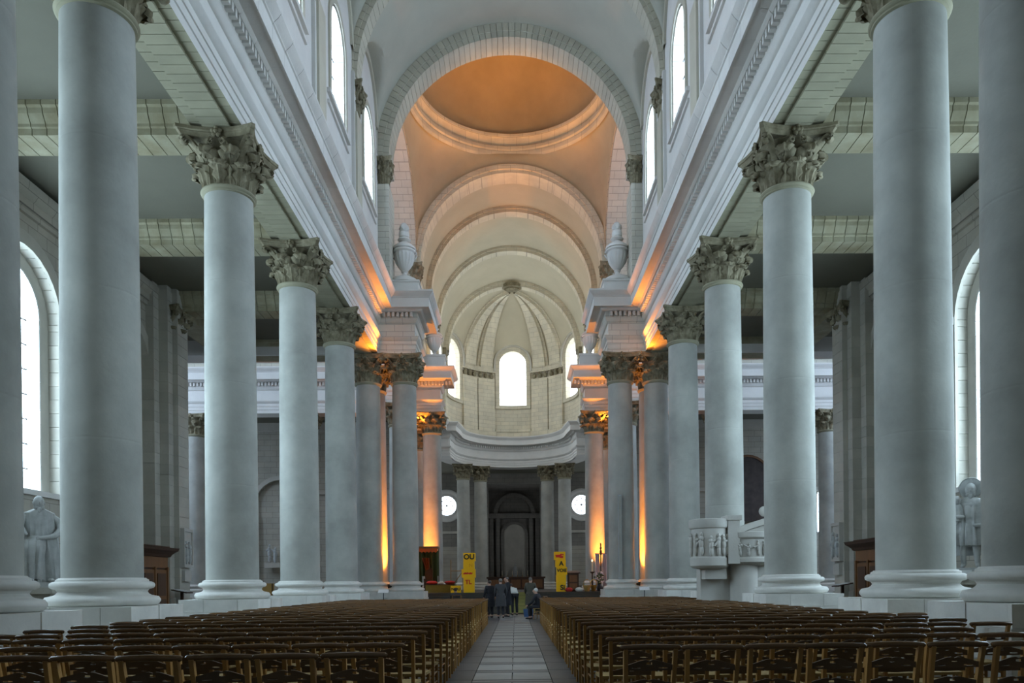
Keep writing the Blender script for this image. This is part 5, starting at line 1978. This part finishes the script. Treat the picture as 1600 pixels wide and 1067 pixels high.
o = MB().ball((0, 0, .08), .12, 10, 8, (1.2, .9, .8)).build('folded_cloth', 'white_shirt', None, True, (-3.85, 40.55, 1.44))
tag(o, 'small white folded cloth on the olive table', 'cloth')
e = thing('easel', 'pale wooden easel frame left of the left yellow tower', 'easel', (-3.0, 41.5, 1.0))
for pts in ([(-.42, 0, 0), (-.42, 0, 1.75)], [(.22, 0, 0), (.22, 0, 1.2)], [(-.42, 0, 1.15), (.22, 0, 1.15)], [(-.35, 0, .35), (.2, .03, 1.1)], [(-.42, 0, .35), (.22, 0, .35)]):
    MB().tube(pts, .025, 6).build('rail' if abs(pts[0][2] - pts[1][2]) < .01 else 'post', 'light_wood', e)
# right side
L = thing('lectern', 'dark wooden lectern with brown panels right of the right yellow tower', 'lectern', (3.02, 39.5, 1.0))
MB().box(-.28, .28, -.22, .22, 0, .92).build('body', 'dark_wood', L)
MB().box(-.2, .2, -.235, -.215, .5, .84).build('panel', 'brown_wood', L)
MB().box(-.2, .2, -.235, -.215, .1, .42).build('panel', 'brown_wood', L)
MB().prism([(-.32, .92), (.3, 1.02), (.3, 1.07), (-.32, .97)], 'x', -.36, .36).build('top', 'dark_wood', L)
b = thing('processional_cross', 'brown crucifix on a pole hung with white drapes', 'cross', (4.62, 40.9, 1.0))
MB().tube([(0, 0, 0), (0, 0, 2.55)], .03, 8).build('pole', 'dark_wood', b)
MB().box(-.3, .3, -.03, .03, 1.95, 2.01).build('crossbar', 'dark_wood', b)
MB().box(-.035, .035, -.05, -.03, 1.3, 2.5).build('upright', 'brown_wood', b)
MB().ball((0, -.06, 2.28), .06, 8, 6, (1, .8, 1.3)).ball((0, -.07, 2.05), .07, 8, 6, (1, .8, 2.4)).build('corpus', 'brown_wood', b, True)['kind'] = 'stuff'
for k in (-1, 1):
    curtain(k * .08, k * .30, .15, 1.98, 0, 'white_cloth', 'drape', b, -.08)
MB().lathe([(.26, 0), (.24, .06), (.1, .12), (.05, .3)], 20).build('foot', 'dark_wood', b, True)
for x, yy, h, lab in ((4.16, 40.9, 1.0, 'tall dark candlestick with lit candle left of the draped cross'),):
    c = thing('candlestick', lab, 'candlestick', (x, yy, 1.0))
    MB().lathe([(.2, 0), (.18, .05), (.06, .1), (.04, .3), (.06, .5), (.035, .6), (.035, .92), (.07, .95), (.13, 1.0), (.13, 1.03), (.03, 1.04)], 16).build('stick', 'dark_wood', c, True)
    MB().lathe([(.035, 1.03), (.035, 1.56), (1e-4, 1.57)], 12).build('candle', 'candle_wax', c, True)
    MB().lathe([(1e-4, 1.57), (.02, 1.6), (.014, 1.64), (1e-4, 1.7)], 8).build('flame', 'flame', c, True)
for (x, yy, r, mat, nm, lab, cat) in ((3.72, 39.3, .2, 'ochre_panel', 'basket', 'ochre basket on the floor right of the lectern', 'basket'), (4.1, 39.7, .17, 'brass', 'brass_bowl', 'brass bowl near the draped cross', 'bowl')):
    o = MB().lathe([(r * .6, 0), (r, .25), (r * 1.05, .32), (r * .95, .32), (r * .55, .03)], 20).build(nm, mat, None, True, (x, yy, 1.0))
    tag(o, lab, cat)
    MB().tube([(-r, 0, .3), (-r * .7, 0, .55), (0, 0, .62), (r * .7, 0, .55), (r, 0, .3)], .02, 6).build('handle', mat, o)
for x, mat, lab in ((2.78, 'red_cloth', 'red cloth heap at the foot of the lectern'), (3.3, 'white_shirt', 'white cloth heap at the foot of the lectern')):
    o = MB().ball((0, 0, .1), .2, 12, 8, (1, .7, .6)).build('cloth_heap', mat, None, True, (x, 39.1, 1.0))
    tag(o, lab, 'cloth')
# flower bunch before the cross
fb = thing('flower_vase', 'dark vase of leaves and pale flowers at the foot of the draped cross', 'flowers', (4.45, 40.3, 1.0))
MB().lathe([(.1, 0), (.14, .2), (.08, .36), (.1, .4)], 16).build('vase', 'iron', fb, True)
lf = MB()
r_ = random.Random(4)
for i in range(40):
    a, q, z = r_.uniform(0, 6.28), r_.uniform(0, .26), r_.uniform(.4, .95)
    lf.ball((q * cos(a), q * sin(a), z), r_.uniform(.04, .07), 6, 5, (1, 1, .6))
stuff(lf.build('foliage', 'green_cloth', fb, True))
lf = MB()
for i in range(14):
    a, q, z = r_.uniform(0, 6.28), r_.uniform(.1, .28), r_.uniform(.5, 1.0)
    lf.ball((q * cos(a), q * sin(a) - .05, z), .045, 6, 5)
stuff(lf.build('blossom', 'white_cloth', fb, True))
# stalls and altar
q = thing('choir_stall', 'long dark bench with brown panels across the foot of the dark chapel', 'bench', (.1, 57.5, 1.0))
MB().box(-2.2, 2.2, -.12, .12, .82, .95).build('top_rail', 'dark_wood', q)
MB().box(-2.1, 2.1, -.05, .05, 0, .82).build('back_board', 'dark_wood', q)
for k in range(5):
    MB().box(-2.0 + k * .82, -1.3 + k * .82, -.08, -.05, .12, .74).build('panel', 'brown_wood', q)
q = thing('altar', 'dark stone altar at the back of the chapel', 'altar', (0, 90.2, .9))
MB().box(-1.7, 1.7, -.5, .5, 0, 1.0).build('block', 'dark_stone', q)
MB().box(-1.85, 1.85, -.6, .6, 1.0, 1.14).build('mensa', 'dark_stone', q)
for k in range(6):
    x = -1.5 + k * .6
    c = thing('altar_candle', 'candlestick on the far chapel altar, %s from the left' % ordn[k], 'candlestick', (x, 90.2, 2.04), 0, 'candlesticks on the chapel altar')
    MB().lathe([(.1, 0), (.03, .06), (.03, .4), (.07, .43)], 10).build('stick', 'brass', c, True)
    MB().lathe([(.03, .43), (.03, .9), (1e-4, .91)], 8).build('candle', 'candle_wax', c, True)
st = thing('madonna_statue', 'small pale statue standing over the chapel altar', 'statue', (.05, 91.2, 2.2))
robe(MB(), [(.30, .22, 0, 0, 0), (.28, .2, .5, 0, 0), (.25, .18, .9, 0, 0), (.27, .17, 1.15, 0, 0), (.1, .1, 1.35, 0, 0)], 8, .12, 32).build('robe', 'statue_stone', st, True)
head_mb((0, -.02, 1.5), .12, False, True).build('head', 'statue_stone', st, True)
